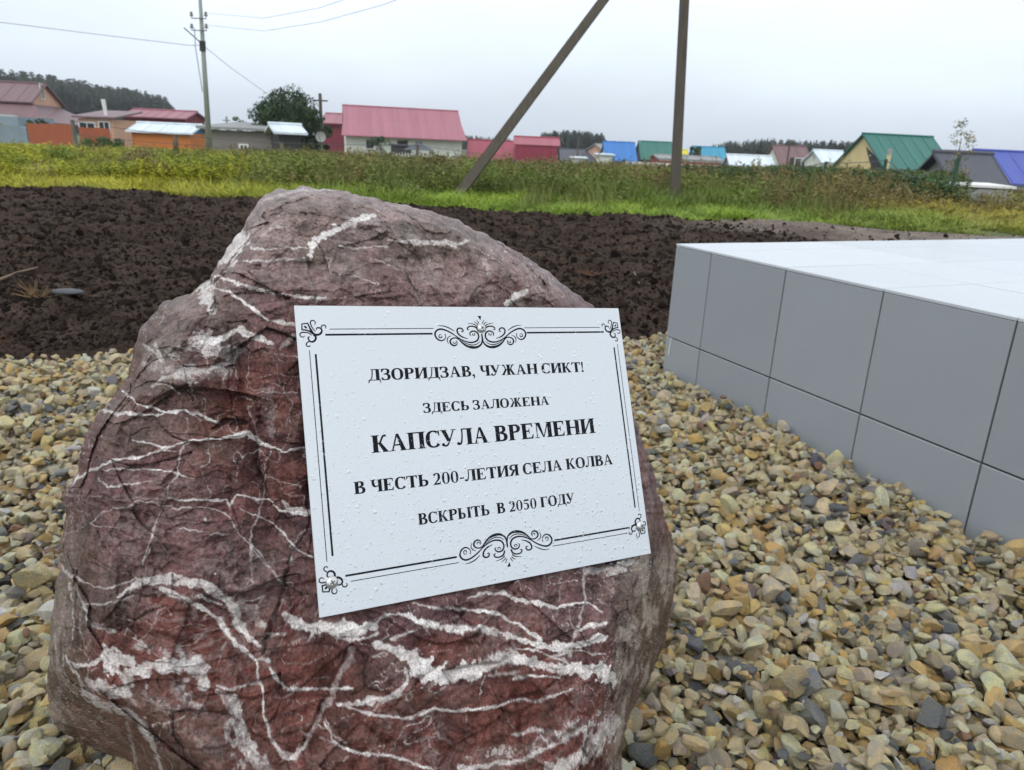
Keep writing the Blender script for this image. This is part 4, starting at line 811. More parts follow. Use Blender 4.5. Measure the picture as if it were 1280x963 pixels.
CORN = [([(225,375),(232,232),(378,212),(440,370),(505,480)], [30,32,34,44,50], False), ([(215,372),(330,385),(420,420),(500,480)], [26,30,36,44], True), ([(282,280),(318,310),(355,340)], [14,50,14], True),
 ([(560,415),(500,350),(460,260),(450,190),(480,150),(530,145),(570,180),(570,220),(545,255)], [16,22,24,26,24,22,22,18,8], True),
 ([(500,480),(570,500),(640,495),(700,455),(725,390),(700,345),(640,325),(595,340),(590,380)], [46,44,44,42,36,32,28,26,14], True), ([(708,335),(730,280),(770,258),(820,270),(835,305),(818,345)], [24,24,24,24,22,12], True),
 ([(455,515),(390,460),(300,440),(220,440),(170,470),(165,510),(200,550),(250,550),(285,520)], [16,22,24,26,24,22,22,18,8], True),
 ([(505,500),(550,540),(550,600),(510,655),(440,675),(390,650),(365,600),(375,560),(412,548)], [46,44,44,42,36,32,28,26,14], True), ([(375,665),(320,700),(300,745),(330,785),(380,785),(402,752)], [24,24,24,24,22,12], True)]
for cxn, sx, cyn, sy in ((2.8, 1, 15.2, 1), (399.6-1.6, -1, 15.2, 1), (2.0, 1, 283.6, -1), (399.6-1.2, -1, 281.4, -1)):
    ink = Ink()
    for pts, w, cv in CORN:
        ink.add(ribbon(pts, [k_*1.15+2 for k_ in w], curve=cv), lambda p: (cxn+sx*(p[0]-150)*0.0394, cyn+sy*(p[1]-140)*0.041))
    ink.build('corner_ornament', plq)
# screws with domed cross-recessed heads
M_screw = mat('screw_steel', (0.62, 0.63, 0.62), 0.28, metallic=0.85); M_dark = mat('dark_recess', (0.03, 0.03, 0.03), 0.6)
def screw(x, y, r):
    b = MB(); n = 28; prof = [(1.0, 0.0), (1.0, 0.12), (0.94, 0.28), (0.8, 0.44), (0.6, 0.56), (0.4, 0.62), (0.2, 0.64)]
    for rr_, zz in prof:
        for k in range(n): b.v.append((x/1000+r*rr_*math.cos(2*math.pi*k/n), -y/1000+r*rr_*math.sin(2*math.pi*k/n), 0.0003+r*zz))
    b.v.append((x/1000, -y/1000, 0.0003+r*0.645))
    for j in range(len(prof)-1):
        for k in range(n): b.f.append((j*n+k, j*n+(k+1) % n, (j+1)*n+(k+1) % n, (j+1)*n+k))
    for k in range(n): b.f.append(((len(prof)-1)*n+k, (len(prof)-1)*n+(k+1) % n, len(prof)*n))
    o = b.build('screw', M_screw, plq, smooth=True)
    q = MB()
    for a in (0.5, 0.5+math.pi/2):
        ca, sa = math.cos(a), math.sin(a); L, w2 = r*0.42, r*0.085
        q.poly([(x/1000+ca*u*L-sa*v*w2, -y/1000+sa*u*L+ca*v*w2, 0.0003+r*0.655+(0.00002 if a > 1 else 0)) for u, v in ((-1, -1), (1, -1), (1, 1), (-1, 1))])
    q.build('cross_recess', M_dark, o)
for x, y, r in ((14.2, 272.3, 0.0062), (389.0, 268.6, 0.0058), (204.6, 24.6, 0.0052)): screw(x, y, r)
# rain drops
def drops():
    r = np.random.default_rng(3); V = []; F = []; n = 12; rings = [(1.0, 0.0), (0.93, 0.34), (0.75, 0.62), (0.45, 0.85)]; pts = []
    for k in range(7500):
        big = r.uniform() < 0.10; rad = r.uniform(0.9, 2.0) if big else 0.34*math.exp(abs(r.normal())*0.55)
        x, y = r.uniform(3, 397), r.uniform(2, 300)
        dens = 0.25+0.75*min(1, max(0, (y-10)/200)); dens *= 0.35+0.65*(1-min(1, max(0, (x-250)/180))) if y < 150 else 1
        if r.uniform() > dens: continue
        if any((x-a)**2+(y-b)**2 < ((rad+c)*1.05)**2 for a, b, c in pts[-900:]): continue
        pts.append((x, y, rad)); b0 = len(V); el = r.uniform(0.8, 1.0); hh = 0.42
        for s_, z_ in rings:
            for q in range(n):
                a = 2*math.pi*q/n; V.append(((x+rad*s_*math.cos(a)*el)/1000, -(y+rad*s_*math.sin(a)+(0.15*rad*z_))/1000, 0.0002+rad*hh*z_/1000))
        V.append((x/1000, -y/1000, 0.0002+rad*hh/1000)); 
        for j in range(3):
            for q in range(n): F.append((b0+j*n+q, b0+j*n+(q+1) % n, b0+(j+1)*n+(q+1) % n, b0+(j+1)*n+q))
        for q in range(n): F.append((b0+3*n+q, b0+3*n+(q+1) % n, b0+4*n, b0+4*n))
    b = MB(); b.v = V; b.f = [tuple(dict.fromkeys(f)) for f in F]
    m = bpy.data.materials.new('water'); m.use_nodes = True; p = m.node_tree.nodes['Principled BSDF']
    p.inputs['Transmission Weight'].default_value = 1.0; p.inputs['IOR'].default_value = 1.33; p.inputs['Roughness'].default_value = 0.02; p.inputs['Base Color'].default_value = (1, 1, 1, 1)
    o = b.build('water_droplets', m, plq, smooth=True); o['kind'] = 'stuff'
drops()

# ================================================================== VILLAGE
def XZ(px, py, Y): p = at(px, py, Y); return p[0], p[2]
GB = -0.80                                     # ground level under far buildings
def roofmat(name, c, rough=0.45): return mat(name, c, rough, nscale=0.35, namt=0.16, spec=0.35, bump=0.02, bscale=3, stretch=(8, 0.3, 0.3))
def wallmat(name, c): return mat(name, c, 0.85, nscale=1.2, namt=0.12)
R_red = roofmat('red_sheet_roof', s2l(150, 70, 84)); R_rose = roofmat('rose_sheet_roof', s2l(158, 102, 114)); R_maroon = roofmat('maroon_sheet', s2l(140, 50, 68)); R_brown = roofmat('brown_sheet_roof', s2l(112, 86, 88))
R_green = roofmat('green_sheet_roof', s2l(45, 105, 94)); R_blue = roofmat('blue_sheet_roof', s2l(48, 112, 180)); R_ult = roofmat('ultramarine_sheet_roof', s2l(75, 88, 165)); R_cyan = roofmat('turquoise_sheet_roof', s2l(55, 140, 170))
R_slate = roofmat('dark_grey_board_roof', s2l(82, 84, 92), 0.7); R_white = roofmat('white_sheet_roof', s2l(205, 215, 222)); R_pink = roofmat('faded_pink_sheet', s2l(150, 98, 108)); R_grey = roofmat('grey_roofing', s2l(140, 142, 142), 0.8)
W_white = wallmat('white_siding', s2l(215, 218, 205)); W_peach = wallmat('peach_plaster', s2l(198, 156, 132)); W_beige = wallmat('beige_siding', s2l(208, 190, 140)); W_maroon = wallmat('maroon_siding', s2l(120, 45, 60))
W_orange = mat('orange_boards', s2l(158, 86, 58), 0.8, nscale=6, namt=0.25, stretch=(6, 1, 0.3)); W_amber = mat('amber_boards', s2l(190, 115, 55), 0.8, nscale=6, namt=0.25, stretch=(6, 1, 0.3)); W_grey = mat('weathered_boards', s2l(125, 120, 115), 0.9, nscale=4, namt=0.3, stretch=(0.4, 1, 6))
W_red = wallmat('red_siding', s2l(150, 58, 54)); W_dark = wallmat('dark_boards', s2l(60, 58, 60)); W_concrete = wallmat('pale_concrete', s2l(150, 152, 150)); W_iron = mat('grey_corrugated_iron', s2l(130, 145, 155), 0.5, nscale=1, namt=0.2)
M_frame = mat('white_frame', (0.7, 0.7, 0.68), 0.6); M_pane = mat('window_glass', (0.03, 0.035, 0.04), 0.08, spec=0.8); M_brickw = wallmat('chimney_brick', s2l(150, 110, 95)); M_wood = mat('grey_wood', s2l(105, 98, 88), 0.9, nscale=5, namt=0.3, stretch=(4, 4, 0.4)); M_bluep = wallmat('blue_paint', s2l(60, 110, 150)); M_yellow = wallmat('yellow_paint', s2l(200, 190, 60))

def window(x, z, w, h, y, parent, axis='y'):   # on a wall facing -y (axis y) or -x / +x (axis x, y = wall x)
    f = MB(); t = 0.08
    def bx(b, u0, u1, v0, v1, d0, d1):
        if axis == 'y': b.box(u0, u1, y-d1, y-d0, v0, v1)
        else:
            s = axis == 'x+'; b.box(*( (y+d0, y+d1) if s else (y-d1, y-d0)), u0, u1, v0, v1)
    bx(f, x-w/2, x-w/2+t, z, z+h, 0.0, 0.07); bx(f, x+w/2-t, x+w/2, z, z+h, 0.0, 0.07); bx(f, x-w/2+t, x+w/2-t, z, z+t, 0.0, 0.068); bx(f, x-w/2+t, x+w/2-t, z+h-t, z+h, 0.0, 0.068)
    bx(f, x-0.03, x+0.03, z+t, z+h-t, 0.0, 0.06)
    o = f.build('window', M_frame, parent); p = MB(); bx(p, x-w/2+t, x+w/2-t, z+t, z+h-t, 0.0, 0.03); p.build('pane', M_pane, o); return o
def slab(pts, th=0.10):                        # sloping roof sheet: 4 corner points, given thickness downwards
    p = [Vector(q) for q in pts]; return [tuple(q-Vector((0, 0, th))) for q in p]+[tuple(q) for q in p]

def house(name, label, near_px, Y, far_px, eave_py, ridge_py, gable_px=None, D=7.0, wall=None, roof=None, mirror=False, oh=0.35, wins=(), gwins=(), door=None, chimney=None, gable_mat=None, break_roof=False, group=None, cat='house', base=GB, ridge_pos=0.5, gable_oh=0.3, trim=None):
    rat = lambda px, Yd: at(px, eave_py, Yd)[0]
    C0 = np.array([rat(near_px, Y), Y]); ang = 0.0
    if gable_px is not None:
        best = None
        for a in np.linspace(-60, 75, 541):
            ar = math.radians(a); ax = np.array([-math.sin(ar), math.cos(ar)]); P = C0+D*ax
            P3 = np.array([[P[0], P[1], 1.5]]); e_ = abs(project(P3)[0][0]-gable_px)
            if best is None or e_ < best[0]: best = (e_, ar)
        ang = best[1]
    sgn = -1 if mirror else 1
    ux = np.array([math.cos(ang), math.sin(ang)])*sgn
    L = 6.0
    for Lt in np.linspace(1, 40, 800):
        P = C0+Lt*ux; pp = project(np.array([[P[0], P[1], 1.5]]))[0][0]
        if (pp-far_px)*sgn >= 0: L = Lt; break
    he = at(near_px, eave_py, Y)[2]-base
    mid = C0+D*ridge_pos*np.array([-math.sin(ang), math.cos(ang)]); mp_px = project(np.array([[mid[0], mid[1], 3.0]]))[0][0]
    hr = at(mp_px, ridge_py, mid[1])[2]-base
    r = empty(name, (C0[0], C0[1], base), ang); tag(r, label, cat, group)
    x0, x1 = (0, L) if not mirror else (-L, 0)
    w = MB(); w.box(x0, x1, 0, D, -0.5, he); w.build('wall', wall, r)
    rp = D*ridge_pos
    for xa, xb in ((x0, x0+0.12), (x1-0.12, x1)):
        g = MB(); i = 0; g.v += [(xa, 0, he), (xa, D, he), (xa, rp, hr-0.05), (xb, 0, he), (xb, D, he), (xb, rp, hr-0.05)]
        g.f += [(i, i+2, i+1), (i+3, i+4, i+5), (i, i+3, i+5, i+2), (i+1, i+2, i+5, i+4), (i, i+1, i+4, i+3)]
        g.build('gable', gable_mat or wall, r)
    rf = MB(); k = (hr-he)/rp; k2 = (hr-he)/(D-rp); a0, a1 = x0-gable_oh, x1+gable_oh
    if break_roof:                             # flared lower part of the front slope
        yb = rp*0.42; zb = he+(hr-he)*0.45
        rf.hexa(slab([(a0, yb, zb+0.12), (a1, yb, zb+0.12), (a1, rp, hr+0.1), (a0, rp, hr+0.1)]))
        rf.hexa(slab([(a0-0.25, -oh-0.5, he-0.35+0.12), (a1+0.25, -oh-0.5, he-0.35+0.12), (a1, yb, zb+0.115), (a0, yb, zb+0.115)]))
    else: rf.hexa(slab([(a0, -oh, he-k*oh+0.1), (a1, -oh, he-k*oh+0.1), (a1, rp, hr+0.1), (a0, rp, hr+0.1)]))
    rf.hexa(slab([(a0, rp+0.002, hr+0.1), (a1, rp+0.002, hr+0.1), (a1, D+oh, he-k2*oh+0.1), (a0, D+oh, he-k2*oh+0.1)]))
    ro = rf.build('roof', roof, r)
    MB().tube((a0-0.02, rp, hr+0.12), (a1+0.02, rp, hr+0.12), 0.09, n=6).build('ridge_cap', roof, ro)
    # standing ribs of the roof sheets
    rb = MB(); nr = int(L/0.9)
    for q in range(nr+1):
        xx = a0+0.05+(a1-a0-0.1)*q/max(nr, 1)
        if break_roof: A, B = Vector((xx, rp*0.42, he+(hr-he)*0.45+0.13)), Vector((xx, rp, hr+0.11))
        else: A, B = Vector((xx, -oh, he-k*oh+0.11)), Vector((xx, rp, hr+0.11))
        rb.tube(A, B, 0.022, n=4, caps=False)
    ribo = rb.build('roof_ribs', roof, ro); ribo['kind'] = 'stuff'
    if trim:
        e_ = MB(); e_.box(x0-0.02, x1+0.02, -0.03, -0.002, he-0.22, he-0.02); e_.build('eave_board', trim, r)
    for u, z, ww, hh in wins: window(x0+u*(x1-x0), z, ww, hh, 0, r)
    gx = x0 if not mirror else x1
    for u, z, ww, hh in gwins: window(u*D, z, ww, hh, gx, r, 'x-' if not mirror else 'x+')
    if door:
        u, ww, hh = door; d = MB(); xx = x0+u*(x1-x0); d.box(xx-ww/2, xx+ww/2, -0.06, -0.001, 0, hh); do = d.build('door', W_dark, r)
        MB().tube((xx+ww*0.35, -0.10, 1.0), (xx+ww*0.35, -0.10, 1.15), 0.02, n=5).build('handle', M_frame, do)
    if chimney:
        u, ch = chimney; xx = x0+u*(x1-x0); MB().box(xx-0.22, xx+0.22, rp-0.5, rp-0.05, hr-0.6, hr+ch).build('chimney', M_brickw, ro)
    return r, (x0, x1, D, he, hr)

# --- left side
h, (x0, x1, D, he, hr) = house('peach_house', 'peach house with brown two level roof and white gable window, leftmost of the village', 37, 64, -30, 127, 107, gable_px=78, D=6.5, wall=W_peach, roof=R_brown, mirror=True, gwins=[(0.42, 3.9, 0.75, 1.25)], chimney=None)
sk = MB(); sk.hexa(slab([(x0-1, -2.6, he-1.55), (x1+1.6, -2.6, he-1.55), (x1+0.35, -0.02, he-0.15), (x0-1, -0.02, he-0.15)]))
sk.hexa(slab([(x1+1.6, -2.602, he-1.552), (x1+3.4, D*0.9, he-1.7), (x1+0.02, D*0.9, he-0.2), (x1+0.02, -0.01, he-0.2)])); sk.build('lower_roof', R_brown, h)
MB().box(x0, x1+1.0, -2.0, -0.02, -0.3, he-1.5).build('veranda', W_peach, h)
for u in (-4.6, -2.9, -1.2, 0.3): window(u, 0.9, 1.2, 1.1, -2.0, h)
pr = MB(); pr.prism([(x1-5.6, he-1.75), (x1-1.6, he-1.75), (x1-3.6, he-0.65)], -3.0, -2.3); pr.build('porch_gable', W_peach, h)
pr = MB(); pr.hexa(slab([(x1-5.9, -3.2, he-1.85), (x1-3.6, -3.2, he-0.55), (x1-3.6, -1.4, he-0.55), (x1-5.9, -1.4, he-1.85)])); pr.hexa(slab([(x1-3.598, -3.2, he-0.55), (x1-1.3, -3.2, he-1.85), (x1-1.3, -1.4, he-1.85), (x1-3.598, -1.4, he-0.55)])); pr.build('porch_roof', R_brown, h)
def flatshed(name, label, xl, xr, Y, ytop, D, wall, roof, slope=0.25, cat='shed', wins=(), th=0.12, oh=0.3, base=GB, group=None, fall='y'):
    X0 = at(xl, ytop, Y)[0]; X1 = at(xr, ytop, Y)[0]; zt = at((xl+xr)/2, ytop, Y)[2]-base
    r = empty(name, (X0, Y, base)); tag(r, label, cat, group); w = X1-X0
    MB().box(0, w, 0, D, -0.4, zt-th-0.03).build('wall', wall, r)
    if fall == 'y': pts = [(-oh, -oh, zt), (w+oh, -oh, zt), (w+oh, D+oh, zt+slope), (-oh, D+oh, zt+slope)]
    else: pts = [(-oh, -oh, zt), (w+oh, -oh, zt-slope), (w+oh, D+oh, zt-slope), (-oh, D+oh, zt)]
    MB().hexa(slab(pts, th)).build('roof', roof, r)
    for u, z, ww, hh in wins: window(u*w, z, ww, hh, 0, r)
    return r, (w, zt)
flatshed('peach_annex', 'low peach annex with flat brown roof right of the peach house', 97, 140, 60, 146, 4, W_peach, R_brown, cat='annex', wins=[(0.25, 1.3, 1.3, 0.9), (0.75, 1.3, 0.9, 1.0)], slope=0.6)
X, Z = XZ(114, 141, 58.5); p = empty('vent_pipe', (X, 60.6, GB)); tag(p, 'short white pipe standing on the flat roof of the peach annex', 'pipe')
MB().tube((0, 0, Z-GB-0.3), (-0.12, 0, Z-GB+1.05), 0.13, 0.16, n=8).build('pipe_tube', M_frame, p)
flatshed('iron_shed', 'grey blue corrugated iron shed at the left edge behind the iron fence', -30, 21, 52, 142, 4, W_iron, R_grey, fall='x', slope=0.9)
def board_fence(name, label, xl, xr, Y, ytop, m, cat='fence', nb=None, base=GB):
    X0 = at(xl, ytop, Y)[0]; X1 = at(xr, ytop, Y)[0]; zt = at((xl+xr)/2, ytop, Y)[2]-base; r = empty(name, (X0, Y, base)); tag(r, label, cat)
    w = X1-X0; n = nb or int(w/0.16); st = w/n; me = {}
    b = MB()
    for k in range(n): dz = random.uniform(-0.02, 0.02); b.box(k*st+0.005, (k+1)*st-0.005, random.uniform(0, 0.008), 0.03, 0, zt+dz)
    o = b.build('boards', m, r); o['kind'] = 'stuff'
    q = MB(); q.box(0, w, 0.031, 0.08, 0.4, 0.5); q.build('rail', m, r); q = MB(); q.box(0, w, 0.031, 0.08, zt-0.4, zt-0.3); q.build('rail', m, r)
    for k in range(int(w/2.5)+1): MB().box(min(k*2.5, w-0.1), min(k*2.5, w-0.1)+0.1, 0.081, 0.18, 0, zt-0.1).build('post', m, r)
    return r
board_fence('iron_fence', 'grey corrugated iron fence at the left edge below the iron shed', -30, 32, 48, 156, W_iron)
board_fence('orange_fence', 'long orange board fence in front of the peach house', 33, 88, 48, 155, W_orange)
board_fence('orange_fence', 'short orange board fence in front of the peach annex', 98, 137, 50, 160, W_orange)
house('maroon_barn', 'long maroon barn with pale pink roof behind the orange walled shed', 156, 74, 232, 145, 138, D=4.5, wall=W_maroon, roof=R_pink, oh=0.4, door=(0.9, 1.0, 2.0), cat='barn')
house('woodshed', 'low shed with white roof and amber board walls left of the utility pole', 164, 52, 235, 164, 155.5, D=3.0, wall=W_amber, roof=R_white, oh=0.25, gable_mat=M_bluep, door=(0.75, 0.3, 1.2), cat='shed')
# grey low shed and lean-to
flatshed('plank_shed', 'long low weathered plank shed with a grey flat roof left of the round tree', 255, 352, 40, 160, 5, W_grey, R_grey, slope=0.35, wins=[(0.5, 0.8, 0.5, 0.5)])
house('lean_to_shed', 'small dark plank lean-to with bright white roof below the round tree', 349, 37.5, 375, 166, 158, gable_px=338, D=2.6, wall=W_dark, roof=R_white, oh=0.3, cat='shed', wins=[(0.5, 0.5, 0.35, 0.5)])
X, Z = XZ(401, 174, 36); p = empty('satellite_dish', (X, 36, GB)); tag(p, 'small round pale satellite dish beneath the round tree', 'satellite dish')
b = MB(); n = 20
for rr_, yy_ in ((0.0, 0.06), (0.12, 0.05), (0.2, 0.025), (0.24, 0.0)):
    for k in range(n): b.v.append((rr_*math.cos(2*math.pi*k/n), yy_, Z-GB+0.1+rr_*math.sin(2*math.pi*k/n)))
for j in range(3):
    for k in range(n): b.f.append((j*n+k, j*n+(k+1) % n, (j+1)*n+(k+1) % n, (j+1)*n+k))
b.build('dish', W_concrete, p, smooth=True); MB().tube((0, 0.15, 0), (0, 0.12, Z-GB+0.1), 0.04, n=6).build('mast', M_wood, p); MB().tube((0, 0.1, Z-GB-0.2), (0, -0.35, Z-GB+0.1), 0.015, n=5).build('feed_arm', M_wood, p)
house('red_barn', 'small dark red barn with pink roof between the round tree and the white house', 404, 92, 432, 153, 143, D=5, wall=W_maroon, roof=R_pink, oh=0.4, cat='barn')
house('white_house', 'white house with large red roof flaring at the eaves', 432, 82, 577, 166, 133, gable_px=430, D=8, wall=W_white, roof=R_rose, oh=0.4, break_roof=True, wins=[(0.2, 0.9, 0.9, 1.0), (0.62, 0.9, 0.9, 1.0)], door=(0.48, 1.1, 1.9), gable_oh=0.2)
# little roofed well and car in front of the white house
X, Z = XZ(524, 182, 60); p = empty('roofed_well', (X, 60, GB)); tag(p, 'small hipped grey shelter roof in front of the white house', 'shelter')
q = MB(); i0 = [(-1.1, -0.8), (1.1, -0.8), (1.1, 0.8), (-1.1, 0.8)]; q.v = [(a, c, Z-GB-0.35) for a, c in i0]+[(-0.25, 0, Z-GB+0.15), (0.25, 0, Z-GB+0.15)]; q.f = [(0, 1, 5, 4), (1, 2, 5), (2, 3, 4, 5), (3, 0, 4), (0, 3, 2, 1)]; q.build('roof', R_slate, p)
for a, c in i0: MB().box(a*0.85-0.05, a*0.85+0.05, c*0.85-0.05, c*0.85+0.05, 0, Z-GB-0.35).build('post', M_wood, p)
X, Z = XZ(500, 180, 64); p = empty('dark_hut', (X, 64, GB)); tag(p, 'tiny dark brown hut left of the hipped shelter', 'hut')
MB().box(-0.75, 0.75, 0, 1.4, 0, Z-GB-0.1).build('wall', W_dark, p); MB().hexa(slab([(-0.9, -0.15, Z-GB), (0.9, -0.15, Z-GB-0.1), (0.9, 1.55, Z-GB-0.1), (-0.9, 1.55, Z-GB)], 0.08)).build('roof', R_slate, p)
# picket fence in front of the white house
p = empty('picket_fence', (at(480, 190, 58)[0], 58, GB)); tag(p, 'low white picket fence before the white house', 'fence'); wd = at(575, 190, 58)[0]-at(480, 190, 58)[0]
pk = MB()
for k in range(int(wd/0.22)): pk.box(k*0.22, k*0.22+0.08, 0, 0.03, 0, 0.95+0.05*(k % 3 == 0))
o = pk.build('pickets', M_frame, p); o['kind'] = 'stuff'; MB().box(0, wd, 0.031, 0.07, 0.7, 0.78).build('rail', M_frame, p)

# --- middle and right side
house('red_garage', 'long low red sheet garage, left of the two red garages', 586, 88, 642, 196, 176, D=5, wall=W_maroon, roof=R_red, oh=0.5, cat='garage')
house('red_garage', 'boxy maroon garage with pinkish red roof, right of the two red garages', 645, 84, 697, 181, 172, D=5.5, wall=R_maroon, roof=R_red, oh=0.1, cat='garage')
house('slate_house', 'low dark grey roofed house between the maroon garage and the blue roof', 702, 120, 745, 200, 187, D=7, wall=W_concrete, roof=R_slate, oh=0.4)
house('timber_house', 'small peach timber gable house left of the blue roof', 757, 118, 795, 190, 181, gable_px=733, D=6, wall=W_peach, roof=R_grey, oh=0.4, gwins=[(0.5, 0.8, 0.7, 0.8)], chimney=(0.5, 0.6))
house('blue_roof_house', 'house with bright blue sheet roof nearly down to the ground', 758, 108, 795, 199, 178, D=7, wall=W_white, roof=R_blue, oh=0.5)
house('green_roof_house', 'dark gabled house with green roof left of the concrete pole', 803, 112, 842, 198, 177.5, gable_px=795, D=7, wall=W_dark, roof=R_green, oh=0.4, gwins=[(0.5, 2.6, 0.7, 0.9)])
house('yellow_hut', 'tiny yellow hut just right of the concrete pole', 850, 125, 858, 193, 188, D=2.5, wall=M_yellow, roof=M_yellow, oh=0.1, cat='hut')
house('turquoise_roof_house', 'house with turquoise sheet roof right of the concrete pole', 871, 118, 910, 205, 184, D=7, wall=W_concrete, roof=R_cyan, oh=0.5)
house('red_shed', 'long low red shed with grey roof and white plinth passing behind the concrete pole', 824, 98, 903, 198.5, 194.5, gable_px=815, D=4, wall=W_red, roof=R_grey, oh=0.2, cat='shed', trim=M_frame)
board_fence('white_fence', 'low white fence below the long red shed', 782, 902, 94, 204.5, M_frame)
flatshed('white_box_shed', 'small white flat shed below the slate roof', 716, 732, 100, 197, 3, W_white, R_white, slope=0.1)
flatshed('white_box_shed', 'pale blue flat shed below the blue roof', 748, 766, 101, 193, 3, W_white, R_white, slope=0.1)
house('silver_roof_house', 'low shed with wide silvery white sheet roof sloping to the ground', 918, 72, 972, 217, 195, D=5, wall=W_iron, roof=R_white, oh=0.5, cat='shed')
house('mauve_roof_house', 'white walled house with mauve brown roof behind the silvery shed', 979, 86, 1020, 212, 183, gable_px=952, D=7, wall=W_white, roof=R_brown, oh=0.4, wins=[(0.55, 0.9, 1.6, 1.0)], door=(0.3, 0.9, 1.9))
house('small_white_house', 'small white gable house with pale grey roof left of the beige gable', 1029, 80, 1062, 203, 189, gable_px=1007, D=4.5, wall=W_white, roof=R_white, oh=0.3, gwins=[(0.5, 1.7, 0.45, 0.7)])
h, (x0, x1, D, he, hr) = house('beige_house', 'beige gable house with large green roof near the right edge', 1112, 60, 1200, 217, 169, gable_px=1043, D=8, wall=W_beige, roof=R_green, oh=0.25, gwins=[(0.35, 2.2, 0.12, 0.12)])
q = MB(); q.v = [(x0-0.04, 0, he), (x0-0.04, D*0.27, he), (x0-0.04, D*0.45, hr-0.9), (x0-0.04, 0.2, he+0.35)]; q.f = [(0, 3, 2, 1)]; q.build('gable_boards', W_dark, h)
MB().box(x0-0.05, x0-0.01, 0, D, he-0.2, he).build('string_board', M_frame, h)
flatshed('beige_annex', 'low beige annex under the green roof beside the chimney post', 1100, 1133, 57, 219, 2.5, W_beige, R_grey, slope=0.1, cat='annex')
X, Z = XZ(1113, 186, 55); p = empty('flue', (X, 55, GB)); tag(p, 'slim beige flue standing before the green roof', 'chimney')
MB().tube((0, 0, 0), (0, 0, Z-GB-0.4), 0.14, n=8).build('flue_pipe', W_beige, p); MB().tube((0, 0, Z-GB-0.4), (0, 0, Z-GB), 0.17, n=8).build('flue_cap', W_concrete, p)
X, Z = XZ(1147, 220, 40); p = empty('canopy', (X, 40, GB)); tag(p, 'small white roofed canopy left of the dark board hut', 'canopy')
MB().hexa(slab([(-0.45, -0.4, Z-GB), (0.45, -0.4, Z-GB), (0.38, 0.5, Z-GB+0.16), (-0.38, 0.5, Z-GB+0.16)], 0.06)).build('roof', R_white, p)
for a in (-0.38, 0.34):
    for c in (-0.3, 0.4): MB().box(a, a+0.05, c, c+0.05, 0, Z-GB-0.06).build('post', M_wood, p)
house('dark_hut', 'weathered hut with dark grey board roof behind the concrete box', 1197, 27, 1262, 232, 195, gable_px=1153, D=3.4, wall=W_grey, roof=R_slate, oh=0.15, cat='hut', door=None)
house('ultramarine_roof_house', 'house with ultramarine blue sheet roof at the right edge', 1245, 50, 1330, 225, 190, gable_px=1190, D=5, wall=W_white, roof=R_ult, oh=0.4)
flatshed('concrete_box', 'low pale concrete box with white lid in the grass at the right', 1199, 1268, 17.6, 232, 1.0, W_concrete, M_frame, slope=0.04, cat='concrete box', th=0.05, oh=0.04)
for i_, (px_, py_) in enumerate(((1203, 262), (1252, 262))):
    c = on_ground(px_, py_); tag(mesh_np('white_stone', ICO2[0]*np.array([0.12, 0.1, 0.06])*(1+0.1*fbm(ICO2[0], 1.5, 2, i_))[:, None]+np.array([c[0], c[1], 0.04]), ICO2[1], M_frame), 'pale stone in the grass before the concrete box, the %s one' % ('left', 'right')[i_], 'stone')

# ================================================================== POLES AND WIRES
M_conc = mat('pole_concrete', s2l(84, 78, 69), 0.9, nscale=3, namt=0.28, stretch=(6, 6, 0.6), bump=0.004, bscale=20); M_conc2 = mat('pale_pole_concrete', s2l(140, 145, 136), 0.9, nscale=3, namt=0.12)
M_steel = mat('dark_steel', (0.05, 0.05, 0.05), 0.5, metallic=0.6); M_ceram = mat('insulator_ceramic', s2l(110, 105, 105), 0.3); M_wire = mat('wire', (0.09, 0.09, 0.1), 0.6)
def tapered(b, p, q, w0, w1):                  # square concrete member
    p, q = Vector(p), Vector(q); d = (q-p).normalized(); a = Vector((1, 0, 0)); a = (a-d*a.dot(d)).normalized(); c = d.cross(a)
    pts = []
    for o_, w in ((p, w0), (q, w1)): pts += [tuple(o_+a*(sx*w/2)+c*(sy*w/2)) for sx, sy in ((-1, -1), (1, -1), (1, 1), (-1, 1))]
    b.hexa(pts)
YP = 13.6; A = at(843, 254, YP); B = at(856, -10, YP); d = (B-A)/(B-A)[2]; base_p = A-d*(A[2]+0.3); top_p = A+d*(6.6-A[2])
pole = empty('braced_pole', (A[0], YP, 0)); tag(pole, 'grey concrete pole with a slanting brace in the middle of the photo', 'utility pole')
off = np.array([A[0], YP, 0]); b = MB(); tapered(b, base_p-off, top_p-off, 0.160, 0.115); b.build('shaft', M_conc, pole)
Bs = at(566, 253, 12.7); Bt = at(765, -14, 13.45); ds = Bt-Bs; e0 = Bs-ds*0.03
tt = None
b = MB(); s_end = Bs+ds*1.42; tapered(b, e0-off, s_end-off, 0.155, 0.125); b.build('brace', M_conc, pole)
b = MB(); q_ = top_p-off; b.box(q_[0]-0.6, q_[0]+0.6, q_[1]-0.16, q_[1]-0.09, q_[2]-0.5, q_[2]-0.42); cr_ = b.build('crossarm', M_steel, pole)
YL = 30.0; A = at(261, 172, YL); B = at(250, -2, YL); d = (B-A)/(B-A)[2]; base_p = A-d*(A[2]+0.1); top_p = B+d*0.05
lp = empty('utility_pole', (base_p[0], YL, 0)); off = np.array([base_p[0], YL, 0]); tag(lp, 'pale concrete utility pole with insulators at the upper left', 'utility pole')
b = MB(); b.tube(base_p-off, top_p-off, 0.118, 0.062, n=10); b.build('shaft', M_conc2, lp, smooth=True)
ins = []
